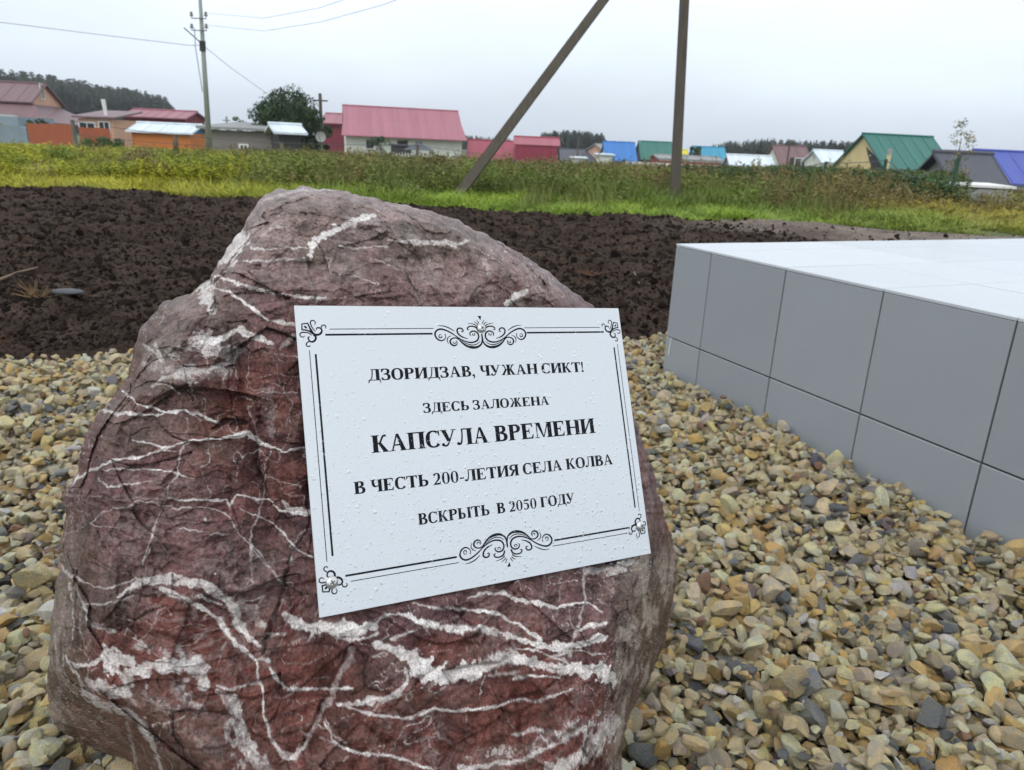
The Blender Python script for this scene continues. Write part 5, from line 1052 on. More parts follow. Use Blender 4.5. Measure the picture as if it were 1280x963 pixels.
for py_, xl_, xr_ in ((24, 241, 259), (39, 241.5, 259.5)):
    cen = at(250.3 if py_ < 30 else 251.5, py_, YL)-off; L_ = at(xl_, py_-3, YL)-off; R_ = at(xr_, py_-3, YL)-off
    b = MB(); b.tube((L_[0], cen[1]-0.12, cen[2]), (R_[0], cen[1]-0.12, cen[2]), 0.016, n=6)
    for e_ in (L_, R_): b.tube((e_[0], cen[1]-0.12, cen[2]), (e_[0], cen[1]-0.12, e_[2]), 0.014, n=6)
    hk = b.build('hook_bracket', M_steel, lp)
    for e_ in (L_, R_):
        b = MB()
        for z0_, z1_, ra, rb_ in ((0.0, 0.05, 0.075, 0.06), (0.05, 0.09, 0.04, 0.04), (0.09, 0.15, 0.06, 0.035)): b.tube((e_[0], cen[1]-0.12, e_[2]+z0_), (e_[0], cen[1]-0.12, e_[2]+z1_), ra, rb_, n=10)
        b.build('insulator', M_ceram, lp); ins.append(np.array([e_[0], cen[1]-0.12, e_[2]+0.1])+off)
cen = at(253, 57, YL)-off; b = MB(); b.tube(cen+np.array([-0.55, -0.2, 0.55]), cen+np.array([0.03, -0.12, 0.05]), 0.022, n=6); b.build('slanting_arm', M_steel, lp)
b = MB(); b.tube(cen+np.array([0, 0, -0.2]), cen+np.array([0.01, 0, 0.15]), 0.115, n=10); b.build('clamp', M_steel, lp)
def cable(name, label, pts, r=0.011, parent=None, n=24, sag=0.0):
    cu = []; P = [np.array(p, float) for p in pts]
    for i in range(len(P)-1):
        for k in range(n): t = k/n; p = P[i]*(1-t)+P[i+1]*t; p = p.copy(); p[2] -= sag*4*t*(1-t); cu.append(p)
    cu.append(P[-1]); b = MB()
    for i in range(len(cu)-1): b.tube(cu[i], cu[i+1], r, n=4, caps=False)
    o = b.build(name, M_wire, parent)
    if label: tag(o, label, 'cable')
    return o
pc = at(246.5, 55, YL-0.15)
cable('down_cable', None, [np.array([ins[2][0]+0.1, YL-0.14, ins[2][2]-0.1])-off, at(244.5, 60, YL-0.14)-off, at(253, 115, YL-0.14)-off], 0.014, lp, n=4)
cable('overhead_cable', 'cable running from the utility pole out of the left edge', [at(-60, 22, 26), at(0, 28, 27.3), at(120, 43, 28.6), at(237, 57, 29.9), at(252, 57, 29.9)], 0.010, n=4)
cable('overhead_cable', 'cable sloping down right from the utility pole towards the round tree', [at(255, 58, 30), at(290, 86, 33), at(335, 118, 37), at(360, 134, 40)], 0.009, n=4)
for lab, a_, p_ in (('thin wire leaving the upper insulator towards the top edge', ins[1], [(330, 23, 26.5), (400, 10, 23), (470, -14, 20)]), ('thin wire leaving the lower insulator towards the top edge', ins[3], [(330, 39, 26.5), (400, 28, 23), (480, 6, 20), (540, -18, 18)])):
    cable('overhead_wire', lab, [a_]+[at(*q) for q in p_], 0.006, n=5)
# distant small poles
for nm, lab, px_, y0_, y1_, Yd, r_p in (('utility_pole', 'small far utility pole right of the pale pole above the plank shed', 283, 146, 175, 90, 0.12), ('utility_pole', 'thin far pole rising behind the round tree', 400, 117, 150, 48, 0.10), ('utility_pole', 'thin pole in front of the mauve brown roof', 988, 175, 215, 70, 0.08), ('utility_pole', 'grey pole above the dark grey roof', 723, 176, 190, 105, 0.09)):
    X0, Z0 = XZ(px_, y0_, Yd); p = empty(nm, (X0, Yd, GB)); tag(p, lab, 'utility pole'); MB().tube((0, 0, 0), (0, 0, Z0-GB), r_p*1.2, r_p, n=8).build('shaft', M_conc if px_ != 283 else M_conc2, p); MB().box(-0.45, 0.45, -0.05, 0.05, Z0-GB-0.45, Z0-GB-0.37).build('crossarm', M_steel, p)

# wire fence on wooden posts through the weeds
def wirefence(name, label, posts, Yf, pw, m, wires, cat='fence', leans=None):
    p0 = at(posts[0][0], posts[0][1], Yf(posts[0][0])); r = empty(name, (p0[0], p0[1], 0)); tag(r, label, cat); tops = []
    for k, (px_, py_) in enumerate(posts):
        P = at(px_, py_, Yf(px_)); q = P-np.array([p0[0], p0[1], 0]); b = MB(); ln = random.uniform(-0.05, 0.05)
        b.tube((q[0]-ln, q[1], -0.1), (q[0], q[1], q[2]), pw, pw*0.9, n=7); b.build('post', m, r); tops.append(q)
    for f_ in wires:
        cable('wire', None, [np.array([t[0], t[1]-pw, t[2]*f_]) for t in tops], 0.012, r, n=5, sag=0.03)
M_greenp = mat('green_post_paint', s2l(35, 75, 60), 0.6)
wirefence('wire_fence', 'sagging wire fence on wooden posts running through the tall weeds', [(90, 150), (220, 168), (352, 178), (522, 181), (640, 196), (757, 205), (860, 208)], lambda px: 26+px*0.012, 0.07, M_wood, [0.97, 0.6])
wirefence('green_post_fence', 'wire fence on dark green metal posts at the right', [(921, 211), (968, 211), (1033, 202), (1108, 199), (1143, 222), (1200, 193)], lambda px: 19.0 if px < 1120 else 17.5, 0.045, M_greenp, [0.97])

# ================================================================== VEGETATION
def tuft_mesh(name, i, m, nb, h, spread, lean, w, seg=3, head=False):
    r = np.random.default_rng(300+i); V = []; F = []
    for k in range(nb):
        a = r.uniform(0, 6.28); ro = spread*math.sqrt(r.uniform()); bx_, by_ = ro*math.cos(a), ro*math.sin(a); la = r.uniform(0, 6.28); ll = lean*r.uniform(0.2, 1.0); hh = h*r.uniform(0.5, 1.0)
        ww = w*r.uniform(0.7, 1.3); da, db = -math.sin(la), math.cos(la); i0 = len(V)
        for s_ in range(seg+1):
            t = s_/seg; x = bx_+math.cos(la)*ll*t*t*hh; y = by_+math.sin(la)*ll*t*t*hh; z = hh*(t-0.25*ll*t*t); q = ww*(1-0.85*t)
            V += [(x-da*q/2, y-db*q/2, z), (x+da*q/2, y+db*q/2, z)]
        for s_ in range(seg): F.append((i0+2*s_, i0+2*s_+1, i0+2*s_+3, i0+2*s_+2))
    me = bpy.data.meshes.new(name); me.from_pydata(V, [], F); me.update(); me.materials.append(m); return me
def herb_mesh(name, i, m, ns, h, spread, nl, ls):
    r = np.random.default_rng(500+i); V = []; F = []
    for k in range(ns):
        a = r.uniform(0, 6.28); ro = spread*math.sqrt(r.uniform()); b0 = np.array([ro*math.cos(a), ro*math.sin(a), 0]); top = b0+np.array([r.normal(0, 0.12), r.normal(0, 0.12), h*r.uniform(0.6, 1.0)])
        i0 = len(V); q = 0.006; V += [tuple(b0+[-q, 0, 0]), tuple(b0+[q, 0, 0]), tuple(top+[q*.4, 0, 0]), tuple(top-[q*.4, 0, 0])]; F.append((i0, i0+1, i0+2, i0+3))
        for l_ in range(nl):
            t = r.uniform(0.15, 1.0)**0.8; c = b0*(1-t)+top*t; d = r.normal(size=3); d[2] = abs(d[2])*0.5+0.1; d /= np.linalg.norm(d); s_ = np.cross(d, r.normal(size=3)); s_ /= np.linalg.norm(s_); L_ = ls*r.uniform(0.5, 1.2)*(1.2-0.6*t)
            i0 = len(V); V += [tuple(c), tuple(c+d*L_*0.5+s_*L_*0.22), tuple(c+d*L_), tuple(c+d*L_*0.5-s_*L_*0.22)]; F.append((i0, i0+1, i0+2, i0+3))
    me = bpy.data.meshes.new(name); me.from_pydata(V, [], F); me.update(); me.materials.append(m); return me
def leafmat(name, rough=0.6):
    m = mat(name, (0.1, 0.15, 0.03), rough, attr=('tint', 'INSTANCER'), nscale=1.5, namt=0.25, spec=0.25)
    b = m.node_tree.nodes['Principled BSDF']; b.inputs['Subsurface Weight'].default_value = 0.0
    return m
M_grass = leafmat('grass_blade')
TUFTS = [tuft_mesh('grass_tuft_%d' % i, i, M_grass, 46, 0.5, 0.17, 0.9, 0.011) for i in range(5)]
HERBS = [herb_mesh('herb_%d' % i, i, M_grass, 7, 0.95, 0.3, 34, 0.10) for i in range(5)]
STRAW = [tuft_mesh('reed_tuft_%d' % i, 20+i, M_grass, 40, 0.95, 0.25, 0.35, 0.011) for i in range(4)]
def seed_mesh(i):                               # few thin stems with a fuzzy seed head
    r = np.random.default_rng(900+i); V = []; F = []
    for k in range(7):
        b0 = np.array([r.normal(0, 0.12), r.normal(0, 0.12), 0]); top = b0+np.array([r.normal(0, 0.13), r.normal(0, 0.13), r.uniform(0.7, 1.0)]); i0 = len(V)
        V += [tuple(b0+[-.005, 0, 0]), tuple(b0+[.005, 0, 0]), tuple(top+[.003, 0, 0]), tuple(top-[.003, 0, 0])]; F.append((i0, i0+1, i0+2, i0+3))
        for q in range(16):
            t = r.uniform(0.72, 1.02); c = b0*(1-t)+top*t; d = r.normal(size=3)*0.035; s_ = r.normal(size=3)*0.012; i0 = len(V); V += [tuple(c), tuple(c+d*.5+s_), tuple(c+d+[0, 0, .02]), tuple(c+d*.5-s_)]; F.append((i0, i0+1, i0+2, i0+3))
    me = bpy.data.meshes.new('seed_stalk_%d' % i); me.from_pydata(V, [], F); me.update(); me.materials.append(M_grass); return me
PRO = TUFTS+HERBS+STRAW+[seed_mesh(i) for i in range(3)]
def veg(n, y0, y1, x0f, x1f, fn, seed):
    r = np.random.default_rng(seed); y = np.sqrt(r.uniform(y0*y0, y1*y1, n)); x = y*r.uniform(x0f, x1f, n); P = P2(x, y); n1 = fbm(P, 0.35, 3, seed); n2 = fbm(P, 1.3, 2, seed+9); return fn(r, x, y, n1, n2)
ALL = [[], [], [], [], []]
def push(x, y, sc, idx, col, r, tilt=0.12):
    n = len(x); z = field_z(x, y)-0.03
    ALL[0].append(np.stack([x, y, z], 1)); ALL[1].append(np.stack([r.normal(0, tilt, n), r.normal(0, tilt, n), r.uniform(0, 6.28, n)], 1)); ALL[2].append(sc); ALL[3].append(idx); ALL[4].append(col)
def mixc(cols, w):                              # weighted mix of colour columns
    w = np.stack(w, 1); w = w/w.sum(1, keepdims=True); return w@np.array(cols)
YG, LG, DG, BG, OL, DK = (0.44, 0.40, 0.03), (0.24, 0.35, 0.025), (0.06, 0.115, 0.022), (0.18, 0.165, 0.055), (0.20, 0.22, 0.05), (0.045, 0.085, 0.028)
def hcap(y, u, r):                              # plants stay lower the farther out, as the field falls away
    lowr = np.where((u > 0.56) & (y > 15.5), 0.45, 1.0)
    k = np.interp(u, [-0.8, -0.45, -0.3, 0.2, 0.35, 0.55, 0.8], [0.024, 0.022, 0.017, 0.017, 0.011, 0.011, 0.016])
    return (0.92-k*y+0.8*sstep(18, 75, y))*r.uniform(0.55, 1.22, len(y))*lowr
def short(r, x, y, n1, n2):
    left = 1-sstep(-4.5, -2.0, x+1.5*n2); right = sstep(5.0, 7.5, x); mid = (1-left)*(1-right)
    k = (y > grass_edge(x)+0.10*r.normal(size=len(x))); k &= ~((x > 4.6) & (y < grass_edge(x)+1.1+0.5*n2)&(x>6.0))
    w_y = left*(1.1+0.9*n1+0.4*n2).clip(0.2)+right*0.55; w_l = mid*1.0+left*(0.38-0.7*n1).clip(0.06)+right*0.2; w_d = (0.25-1.2*n2).clip(0.02); w_s = right*0.6+0.08+mid*(0.2+n1).clip(0)
    c = mixc([YG, LG, DG, OL], [w_y, w_l, w_d, w_s])*r.uniform(0.75, 1.25, (len(x), 1))
    hgt = (0.55+0.35*n1+0.3*n2).clip(0.25)*(0.75*left+0.62*mid+0.62*right); hgt *= np.where(y < grass_edge(x)+0.5, 0.6, 1.0)
    hgt = np.minimum(hgt*2.0, hcap(y, x/y, r)*1.2)/2.0*np.where((x/y > 0.57) & (x/y < 0.72) & (y < 17.6), 0.6, 1.0)
    sc = np.stack([0.9+0.3*r.uniform(size=len(x)), 0.9+0.3*r.uniform(size=len(x)), hgt*r.uniform(0.7, 1.3, len(x))], 1)*(0.8+0.04*y)[:, None]**0.5
    push(x[k], y[k], sc[k], r.integers(0, 5, k.sum()), c[k], r)
veg(15000, 9.5, 19, -0.85, 0.86, short, 1); veg(9000, 19, 40, -0.82, 0.84, short, 2)
def tall(r, x, y, n1, n2):
    u = x/y                                     # bearing decides which plants dominate
    midband = (0.03+0.97*sstep(-0.44, -0.24, u+0.10*n2))*(1-sstep(0.36, 0.48, u))
    start = np.interp(u, [-0.5, -0.25, 0.1, 0.28, 0.5], [13.3, 13.0, 13.5, 14.0, 14.5])+1.8*n1+0.9*n2
    k = ((y > start) | ((y > grass_edge(x)+0.5) & (r.uniform(size=len(x)) < 0.10) & ~((u > -0.14) & (u < 0.0)) & (abs(u-0.24) > 0.04))) & (r.uniform(size=len(x)) < midband)
    br = (0.5+1.2*n1).clip(0.05); c = mixc([BG, OL, LG, DG, DK], [br, 0.5+0*n1, (0.25-1.2*n1).clip(0.0)*(y < 17), (0.35-n2).clip(0.05), (0.2-n1).clip(0.02)])*r.uniform(0.75, 1.25, (len(x), 1))
    hgt = (0.80+0.45*n1+0.35*n2)*r.uniform(0.5, 1.15, len(x))*(1-0.3*sstep(-0.30, -0.48, u)); hgt = np.minimum(hgt, hcap(y, u, r))
    idx = np.where(r.uniform(size=len(x)) < 0.22+0.8*n2, r.integers(5, 10, len(x)), r.integers(10, 14, len(x)))
    sc = np.stack([np.full(len(x), 1.1), np.full(len(x), 1.1), hgt*0.98], 1)
    push(x[k], y[k], sc[k], idx[k], c[k], r, 0.06)
veg(14000, 11, 26, -0.6, 0.5, tall, 3); veg(6000, 26, 48, -0.75, 0.55, tall, 4)
def dark(r, x, y, n1, n2):                      # dense dark green shrubs behind the green posts
    u = x/y; k = (u > 0.20) & (u < 0.555+0.02*n2) & (y > np.interp(u, [0.14, 0.25, 0.5], [20, 17.2, 16.6])+1.0*n1)
    c = mixc([DK, DG, OL], [0.8+0*n1, (0.4+n2).clip(0.05), (0.1+0.5*n1).clip(0.01)])*r.uniform(0.7, 1.3, (len(x), 1))
    hgt = np.minimum((0.84+0.15*n1+0.15*n2)*r.uniform(0.7, 1.05, len(x)), hcap(y, u, r)); sc = np.stack([np.full(len(x), 1.3), np.full(len(x), 1.3), hgt], 1)
    push(x[k], y[k], sc[k], r.integers(5, 10, k.sum()), c[k], r, 0.05)
veg(11000, 16.5, 30, 0.14, 0.66, dark, 5)
def oliv(r, x, y, n1, n2):                      # rusty olive weeds round the dark hut and the right verge
    u = x/y; k = (u > 0.43+0.1*n1) & (y > 12.2) & (y < 17.5+0.8*n2)
    c = mixc([YG, OL, BG], [(0.8+n2).clip(0.1), 0.45+0*n1, (0.3+n1).clip(0.05)])*r.uniform(0.75, 1.2, (len(x), 1))*np.array([1.0, 0.86, 0.9])
    hgt = np.minimum((0.30+0.15*n1)*r.uniform(0.6, 1.1, len(x))*np.where((u > 0.57) & (u < 0.72), 0.5, 1.0), hcap(y, u, r)); sc = np.stack([np.full(len(x), 1.0), np.full(len(x), 1.0), hgt], 1)
    push(x[k], y[k], sc[k], np.where(r.uniform(size=k.sum()) < 0.4, r.integers(5, 10, k.sum()), r.integers(10, 14, k.sum())), c[k], r, 0.15)
veg(5200, 12.5, 22, 0.40, 0.84, oliv, 6)
def leftveg(r, x, y, n1, n2):                   # low mixed weeds towards the left village
    k = (y > 20)
    c = mixc([YG, LG, OL, DG], [(0.8+n1).clip(0.1), (0.4-n1).clip(0.05), 0.3+0*n1, (0.2+n2).clip(0.05)])*r.uniform(0.7, 1.2, (len(x), 1))
    hgt = np.minimum((0.5+0.25*n1)*r.uniform(0.6, 1.1, len(x)), hcap(y, x/y, r)); sc = np.stack([np.full(len(x), 1.5), np.full(len(x), 1.5), hgt], 1)
    push(x[k], y[k], sc[k], r.integers(5, 14, k.sum()), c[k], r, 0.1)
veg(5500, 20, 50, -0.85, -0.28, leftveg, 7)
def stalks(r, x, y, n1, n2):                    # scattered taller seed-bearing stalks, straw brown and rust
    u = x/y; k = (y > grass_edge(x)+0.9) & (n2+0.6*n1 > 0.05+0.3*sstep(0.2, 0.35, u)+0.6*sstep(-0.25, -0.40, u)) & ~((u > -0.12) & (u < 0.32) & (y < 13.8))
    c = mixc([(0.22, 0.17, 0.07), (0.16, 0.11, 0.05), OL], [0.5+0*n1, (0.4+n1).clip(0.05), 0.3+0*n1])*r.uniform(0.7, 1.3, (len(x), 1))
    hgt = np.minimum(0.75+0.3*n1, 1.15*hcap(y, u, r))*r.uniform(0.7, 1.15, len(x)); sc = np.stack([np.full(len(x), 0.8), np.full(len(x), 0.8), hgt], 1)
    push(x[k], y[k], sc[k], r.integers(14, 17, k.sum()), c[k], r, 0.10)
veg(5200, 11, 30, -0.85, 0.84, stalks, 8)
def lushleft(r, x, y, n1, n2):                  # leafy green and yellow patches in the left meadow
    k = (x/y < -0.25) & (n1 > 0.22) & (y > grass_edge(x)+0.6); c = mixc([DG, LG, YG], [(0.12+n2).clip(0.02), 0.35+0*n1, (0.9-n2).clip(0.05)])*r.uniform(0.7, 1.25, (len(x), 1))
    hgt = np.minimum((0.35+0.5*n1)*r.uniform(0.6, 1.1, len(x)), hcap(y, x/y, r)); sc = np.stack([np.full(len(x), 1.0), np.full(len(x), 1.0), hgt], 1)
    push(x[k], y[k], sc[k], r.integers(5, 10, k.sum()), c[k], r, 0.08)
veg(6000, 10.5, 22, -0.85, -0.25, lushleft, 9)
scatter('grass', PRO, np.vstack(ALL[0]), np.vstack(ALL[1]), np.vstack(ALL[2]), np.concatenate(ALL[3]), np.vstack(ALL[4]), 'rough meadow of yellow green grass and tall weeds beyond the soil', 'grass')

# trees: trunk with limbs, crown of many leaf faces gathered in clumps
M_bark = mat('bark', (0.07, 0.055, 0.04), 0.9, nscale=8, namt=0.4)
def leaf_material(name, c):
    m = mat(name, c, 0.6, attr=('tint', 'GEOMETRY'), nscale=2, namt=0.2, spec=0.25); return m
M_leaf = leaf_material('leaves', (0.05, 0.09, 0.03))
def tree(name, label, cat, base, H, rx, rz_, zc, cols, nclump, nleaf, ls, seed, trunk_r=0.12, lean=0.0, gap=0.0, group=None, rng_shape=None):
    r = np.random.default_rng(seed); root = empty(name, base); tag(root, label, cat, group)
    b = MB(); top = np.array([lean, 0, H*0.8]); b.tube((0, 0, -0.2), tuple(top*0.5), trunk_r, trunk_r*0.65, n=8); b.tube(tuple(top*0.5), tuple(top), trunk_r*0.65, trunk_r*0.2, n=7)
    cl = []
    for k in range(nclump):
        d = r.normal(size=3); d /= np.linalg.norm(d); rr_ = r.uniform(0.45, 1.0)**0.6
        c = np.array([lean*0.6+d[0]*rx*rr_, d[1]*rx*rr_, zc+d[2]*rz_*rr_]); cl.append((c, r.uniform(0.22, 0.42)*min(rx, rz_)))
        if k % 2 == 0:
            s0 = top*r.uniform(0.3, 0.9); b.tube(tuple(s0), tuple(c), trunk_r*0.25, trunk_r*0.06, n=5, caps=False)
    b.build('trunk', M_bark, root)
    n = nclump*nleaf; ci_ = np.repeat(np.arange(nclump), nleaf); C0 = np.array([c for c, _ in cl])[ci_]; R0 = np.array([q for _, q in cl])[ci_]
    d = r.normal(size=(n, 3)); d /= np.linalg.norm(d, axis=1)[:, None]; Pn = C0+d*(R0*r.uniform(0.3, 1.0, n)**0.5)[:, None]*np.array([1.15, 1.15, 0.85])
    a = r.normal(size=(n, 3)); a /= np.linalg.norm(a, axis=1)[:, None]; s_ = np.cross(a, r.normal(size=(n, 3))); s_ /= np.linalg.norm(s_, axis=1)[:, None]; L_ = (ls*r.uniform(0.6, 1.4, n))[:, None]
    V = np.stack([Pn-a*L_*0.5, Pn+s_*L_*0.3, Pn+a*L_*0.5, Pn-s_*L_*0.3], 1).reshape(-1, 3); F = np.arange(4*n).reshape(-1, 4)
    o = mesh_np('crown', V, F, M_leaf, root); cc = np.array(cols)[r.integers(0, len(cols), nclump)][ci_]*r.uniform(0.7, 1.35, (n, 1)); set_col(o, 'tint', np.repeat(cc, 4, axis=0))
    return root
GRN = [(0.030, 0.060, 0.022), (0.045, 0.08, 0.028), (0.022, 0.045, 0.018)]
def tree_at(name, label, cat, px_, ybot, ytop, width_px, Y, cols, ncl, nl, ls, seed, low=0.25, **kw):
    H = at(px_, ytop, Y)[2]-GB; X0 = at(px_, ybot, Y)[0]; rx = width_px/2*Y/930.0; zb = H*low
    return tree(name, label, cat, (X0, Y, GB), H, rx*0.86, (H-zb)/2*0.9, zb+(H-zb)/2, cols, ncl, nl, ls, seed, **kw)
tree_at('round_tree', 'dense dark green round tree beside the satellite dish', 'tree', 363, 186, 106, 86, 44, GRN, 105, 210, 0.13, 1, low=0.05, trunk_r=0.2)
tree_at('bush', 'dark green bush leaning against the right of the round tree', 'bush', 398, 185, 133, 36, 43, GRN, 26, 160, 0.12, 2, low=0.05, trunk_r=0.08)
tree_at('small_tree', 'light green small tree above the plank shed', 'tree', 297, 178, 146, 26, 60, [(0.09, 0.15, 0.05)], 18, 90, 0.14, 3, trunk_r=0.08)
tree_at('small_tree', 'pale green little tree left of the plank shed', 'tree', 270, 178, 158, 22, 62, [(0.09, 0.14, 0.06)], 12, 80, 0.14, 4, trunk_r=0.06)
tree_at('spruce_top', 'small dark conifer behind the red barn', 'tree', 412, 175, 135, 9, 110, [(0.02, 0.04, 0.02)], 14, 80, 0.25, 5)
tree_at('bush', 'bright green bush before the orange fence', 'bush', 128, 190, 168, 70, 42, [(0.07, 0.13, 0.03), (0.05, 0.10, 0.025)], 40, 120, 0.09, 6, low=0.0, trunk_r=0.04)
tree_at('bush', 'dark bush behind the orange fence below the veranda', 'bush', 48, 158, 140, 34, 50, GRN, 18, 90, 0.12, 7, low=0.1, trunk_r=0.05)
tree_at('bush', 'leafy bush in front of the left end of the white house', 'bush', 476, 196, 168, 34, 50, GRN, 22, 80, 0.10, 8, low=0.0, trunk_r=0.05)
tree_at('bush', 'round green bush right of the concrete pole beside the yellow hut', 'bush', 866, 205, 183, 22, 104, [(0.05, 0.08, 0.035)], 14, 70, 0.3, 9, low=0.0)
tree_at('bush', 'fresh green bush at the foot of the brace', 'bush', 594, 262, 234, 60, 12.4, [(0.06, 0.14, 0.025), (0.04, 0.10, 0.02)], 34, 130, 0.05, 10, low=0.0, trunk_r=0.02)
tree_at('birch_sapling', 'thin young birch with sparse yellowing leaves near the right edge', 'tree', 1187, 245, 141, 34, 20, [(0.20, 0.19, 0.04), (0.13, 0.15, 0.05), (0.26, 0.20, 0.04)], 44, 24, 0.05, 12, low=0.25, trunk_r=0.025)
tree_at('bush', 'yellow leaved bush in front of the dark board hut', 'bush', 1178, 250, 208, 46, 20.5, [(0.16, 0.14, 0.03), (0.09, 0.12, 0.03)], 34, 50, 0.06, 13, low=0.1, trunk_r=0.02)
tree_at('bush', 'olive green weed clump leaning over the green fence', 'bush', 1012, 262, 222, 44, 16.5, [(0.09, 0.10, 0.03), (0.06, 0.09, 0.025)], 30, 70, 0.05, 14, low=0.0, trunk_r=0.02)

# far woods: masses of conifers
M_conifer = mat('conifer', (0.03, 0.05, 0.03), 0.8, attr=('tint', 'INSTANCER'), nscale=0.8, namt=0.3, spec=0.2)
def conifer_mesh(i, pine):
    r = np.random.default_rng(700+i); V = []; F = []
    n = 130
    for k in range(n):
        t = r.uniform(0.12 if not pine else 0.35, 1.0); rad = (1-t)*0.23+0.015 if not pine else 0.20*math.sin(min(1, (1-t)*1.7+0.12)*1.5)
        a = r.uniform(0, 6.28); c = np.array([0, 0, t]); tip = c+np.array([math.cos(a)*rad, math.sin(a)*rad, -0.03 if not pine else 0.02]); sd_ = np.array([-math.sin(a), math.cos(a), 0])*rad*0.45
        i0 = len(V); V += [tuple(c+[0, 0, 0.03]), tuple(tip*0.55+c*0.45+sd_), tuple(tip), tuple(tip*0.55+c*0.45-sd_)]; F.append((i0, i0+1, i0+2, i0+3))
    i0 = len(V); V += [(-0.008, 0, 0), (0.008, 0, 0), (0, 0, 1.0)]; F.append((i0, i0+1, i0+2))
    me = bpy.data.meshes.new('conifer_%d' % i); me.from_pydata(V, [], F); me.update(); me.materials.append(M_conifer); return me
CON = [conifer_mesh(i, i >= 4) for i in range(8)]
def wood(name, label, n, px0, px1, Y0, Y1, hfun, pines, seed, zf=None):
    r = np.random.default_rng(seed); px_ = r.uniform(px0, px1, n); Yd = r.uniform(Y0, Y1, n); X = np.array([at(a, 190, b)[0] for a, b in zip(px_, Yd)])
    z = zf(X, Yd)-0.8 if zf else np.full(n, -0.8); H = hfun(px_)*r.uniform(0.70, 1.06, n)*(Yd/Y0)**0.9
    S = np.stack([H*r.uniform(0.9, 1.4, n), H*r.uniform(0.9, 1.4, n), H], 1); C = np.array([0.030, 0.048, 0.030])*r.uniform(0.7, 1.4, (n, 1))
    idx = np.where(r.uniform(size=n) < pines, r.integers(4, 8, n), r.integers(0, 4, n))
    scatter(name, CON, np.stack([X, Yd, z-0.5], 1), np.stack([r.normal(0, .02, n), r.normal(0, .02, n), r.uniform(0, 6.28, n)], 1), S, idx, C, label, 'wood')
def top_h(tops, Y, hz=None):                             # crown height from the skyline of the wood
    xs_ = [a for a, _ in tops]; zs = [at(a, b, Y)[2]+0.8-(float(hz(np.array([at(a, b, Y)[0]]), np.array([Y*1.1]))[0]) if hz else 0) for a, b in tops]; return lambda p: np.interp(p, xs_, zs)
wood('pine_wood', 'dark pine wood covering the hill behind the houses at the left', 1500, -60, 226, 240, 300, top_h([(-60, 98), (0, 100), (15, 98), (45, 101), (75, 103), (112, 109), (150, 116), (175, 117), (212, 126), (226, 141)], 240, hill_z), 0.8, 21, zf=lambda x, y: hill_z(x, y))
wood('spruce_wood', 'dark spruce wood behind the red garages and the blue roof', 420, 676, 756, 230, 270, top_h([(670, 166), (690, 163), (720, 163), (750, 165), (760, 176)], 230), 0.25, 22)
wood('spruce_wood', 'thin strip of far spruce tops between the white house and the maroon garage', 200, 576, 645, 300, 340, top_h([(576, 168), (645, 172)], 300), 0.3, 23)
wood('spruce_wood', 'small far spruces between the blue and the green roof', 120, 756, 830, 330, 360, top_h([(756, 175), (830, 178)], 330), 0.3, 24)
wood('spruce_wood', 'spruce wood behind the turquoise and mauve roofs', 700, 880, 1130, 200, 240, top_h([(880, 181), (910, 176), (960, 173), (1000, 175), (1060, 176), (1130, 180)], 200), 0.3, 25)

# ================================================================== DEBRIS ON THE SOIL
M_twig = mat('dry_twig', (0.16, 0.11, 0.07), 0.9, nscale=20, namt=0.3); M_straw = mat('dry_straw', (0.19, 0.12, 0.055), 0.9); M_slate = mat('slate', (0.06, 0.062, 0.07), 0.6, nscale=20, namt=0.3)
def twig(label, pts, r):
    b = MB(); P = []
    for px_, py_ in pts: c = on_ground(px_, py_, 0.08); P.append(np.array([c[0], c[1], float(soil_z(np.array([c[0]]), np.array([c[1]]))[0])+0.02+r]))
    for i in range(len(P)-1): b.tube(P[i], P[i+1], r*(1-0.5*i/len(P)), r*(1-0.5*(i+1)/len(P)), n=6)
    tag(b.build('twig', M_twig, smooth=True), label, 'twig')
twig('long dry twig lying on the soil at the left edge', [(-4, 362), (22, 352), (48, 341)], 0.009)
twig('pale short twig on the soil just above the gravel at the left edge', [(-5, 430), (12, 432), (30, 436)], 0.009)
twig('bent thin twig on the soil right of the boulder', [(792, 348), (798, 356), (802, 361)], 0.006)
c = on_ground(87, 382, 0.05); V, F = ICO2; z_ = float(soil_z(np.array([c[0]]), np.array([c[1]]))[0])
tag(mesh_np('slate_chip', V*np.array([0.085, 0.05, 0.016])*(1+0.18*fbm(V, 1.6, 3, 4))[:, None]+np.array([c[0], c[1], z_+0.03]), F, M_slate), 'flat grey slate chip lying on the soil at the left', 'stone chip')
dr = np.random.default_rng(8)
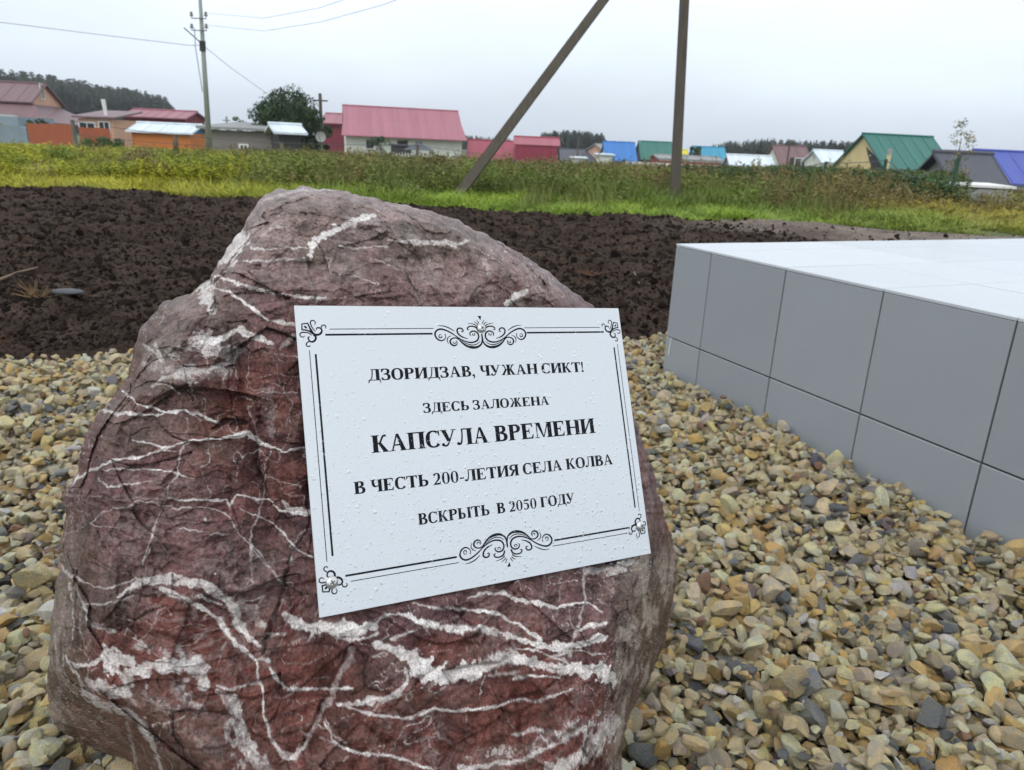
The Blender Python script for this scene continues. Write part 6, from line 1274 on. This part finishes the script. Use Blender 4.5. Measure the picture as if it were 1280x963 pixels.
for lab, (px_, py_) in (('dried straw coloured weed tuft on the soil at the left', (47, 378)), ('rusty dry leaf tuft on the soil at the upper left', (215, 279)), ('rusty dry tuft on the soil left of the platform', (760, 303)), ('rusty dry tuft on the soil right of the boulder top', (630, 287)), ('brown dry tuft on the soil halfway to the platform', (741, 350))):
    c = on_ground(px_, py_, 0.08); z_ = float(soil_z(np.array([c[0]]), np.array([c[1]]))[0]); b = MB(); sc_ = 0.09 if px_ == 47 else 0.10
    for k in range(34):
        a = dr.uniform(0, 6.28); r0 = dr.uniform(0, 0.5)*sc_; p0 = np.array([c[0]+r0*math.cos(a), c[1]+r0*math.sin(a), z_]); a2 = dr.uniform(0, 6.28); p1 = p0+np.array([math.cos(a2)*sc_, math.sin(a2)*sc_*0.8, dr.uniform(0.1, 1.0 if px_ == 47 else 0.35)*sc_])
        b.tube(p0, p1, 0.0025 if px_ == 47 else 0.006, 0.001, n=3, caps=False)
    tag(b.build('dry_tuft', M_straw if px_ == 47 else mat('rusty_litter', (0.085, 0.04, 0.022), 0.9)), lab, 'dry plant')

# ================================================================== HAZE (damp air between here and the far woods)
hm = bpy.data.materials.new('damp_air'); hm.use_nodes = True; hn = hm.node_tree.nodes; hn.clear()
ho = hn.new('ShaderNodeOutputMaterial'); pv = hn.new('ShaderNodeVolumePrincipled'); pv.inputs['Density'].default_value = 0.00042; pv.inputs['Color'].default_value = (0.93, 0.96, 1.0, 1); pv.inputs['Anisotropy'].default_value = 0.2
hm.node_tree.links.new(pv.outputs[0], ho.inputs['Volume'])
hz = MB().box(-680, 680, -680, 680, -2.6, 30).build('haze', hm); tag(hz, 'thin pale haze in the damp air over the village', 'haze', kind='stuff')

# things of one kind share a group phrase
phr = {'bush': 'bushes among the weeds and houses', 'small_tree': 'small trees above the plank shed', 'red_garage': 'red sheet garages', 'utility_pole': 'utility poles in the village', 'overhead_cable': 'overhead cables', 'overhead_wire': 'overhead wires', 'orange_fence': 'orange board fences', 'white_box_shed': 'small flat white sheds', 'dry_tuft': 'dry plant tufts on the soil', 'twig': 'dry twigs on the soil', 'white_stone': 'pale stones in the grass', 'spruce_wood': 'far spruce woods', 'dark_hut': 'dark huts'}
for o in list(SC.objects):
    k = o.name.split('.')[0]
    if o.parent is None and k in phr and 'category' in o: o['group'] = phr[k]
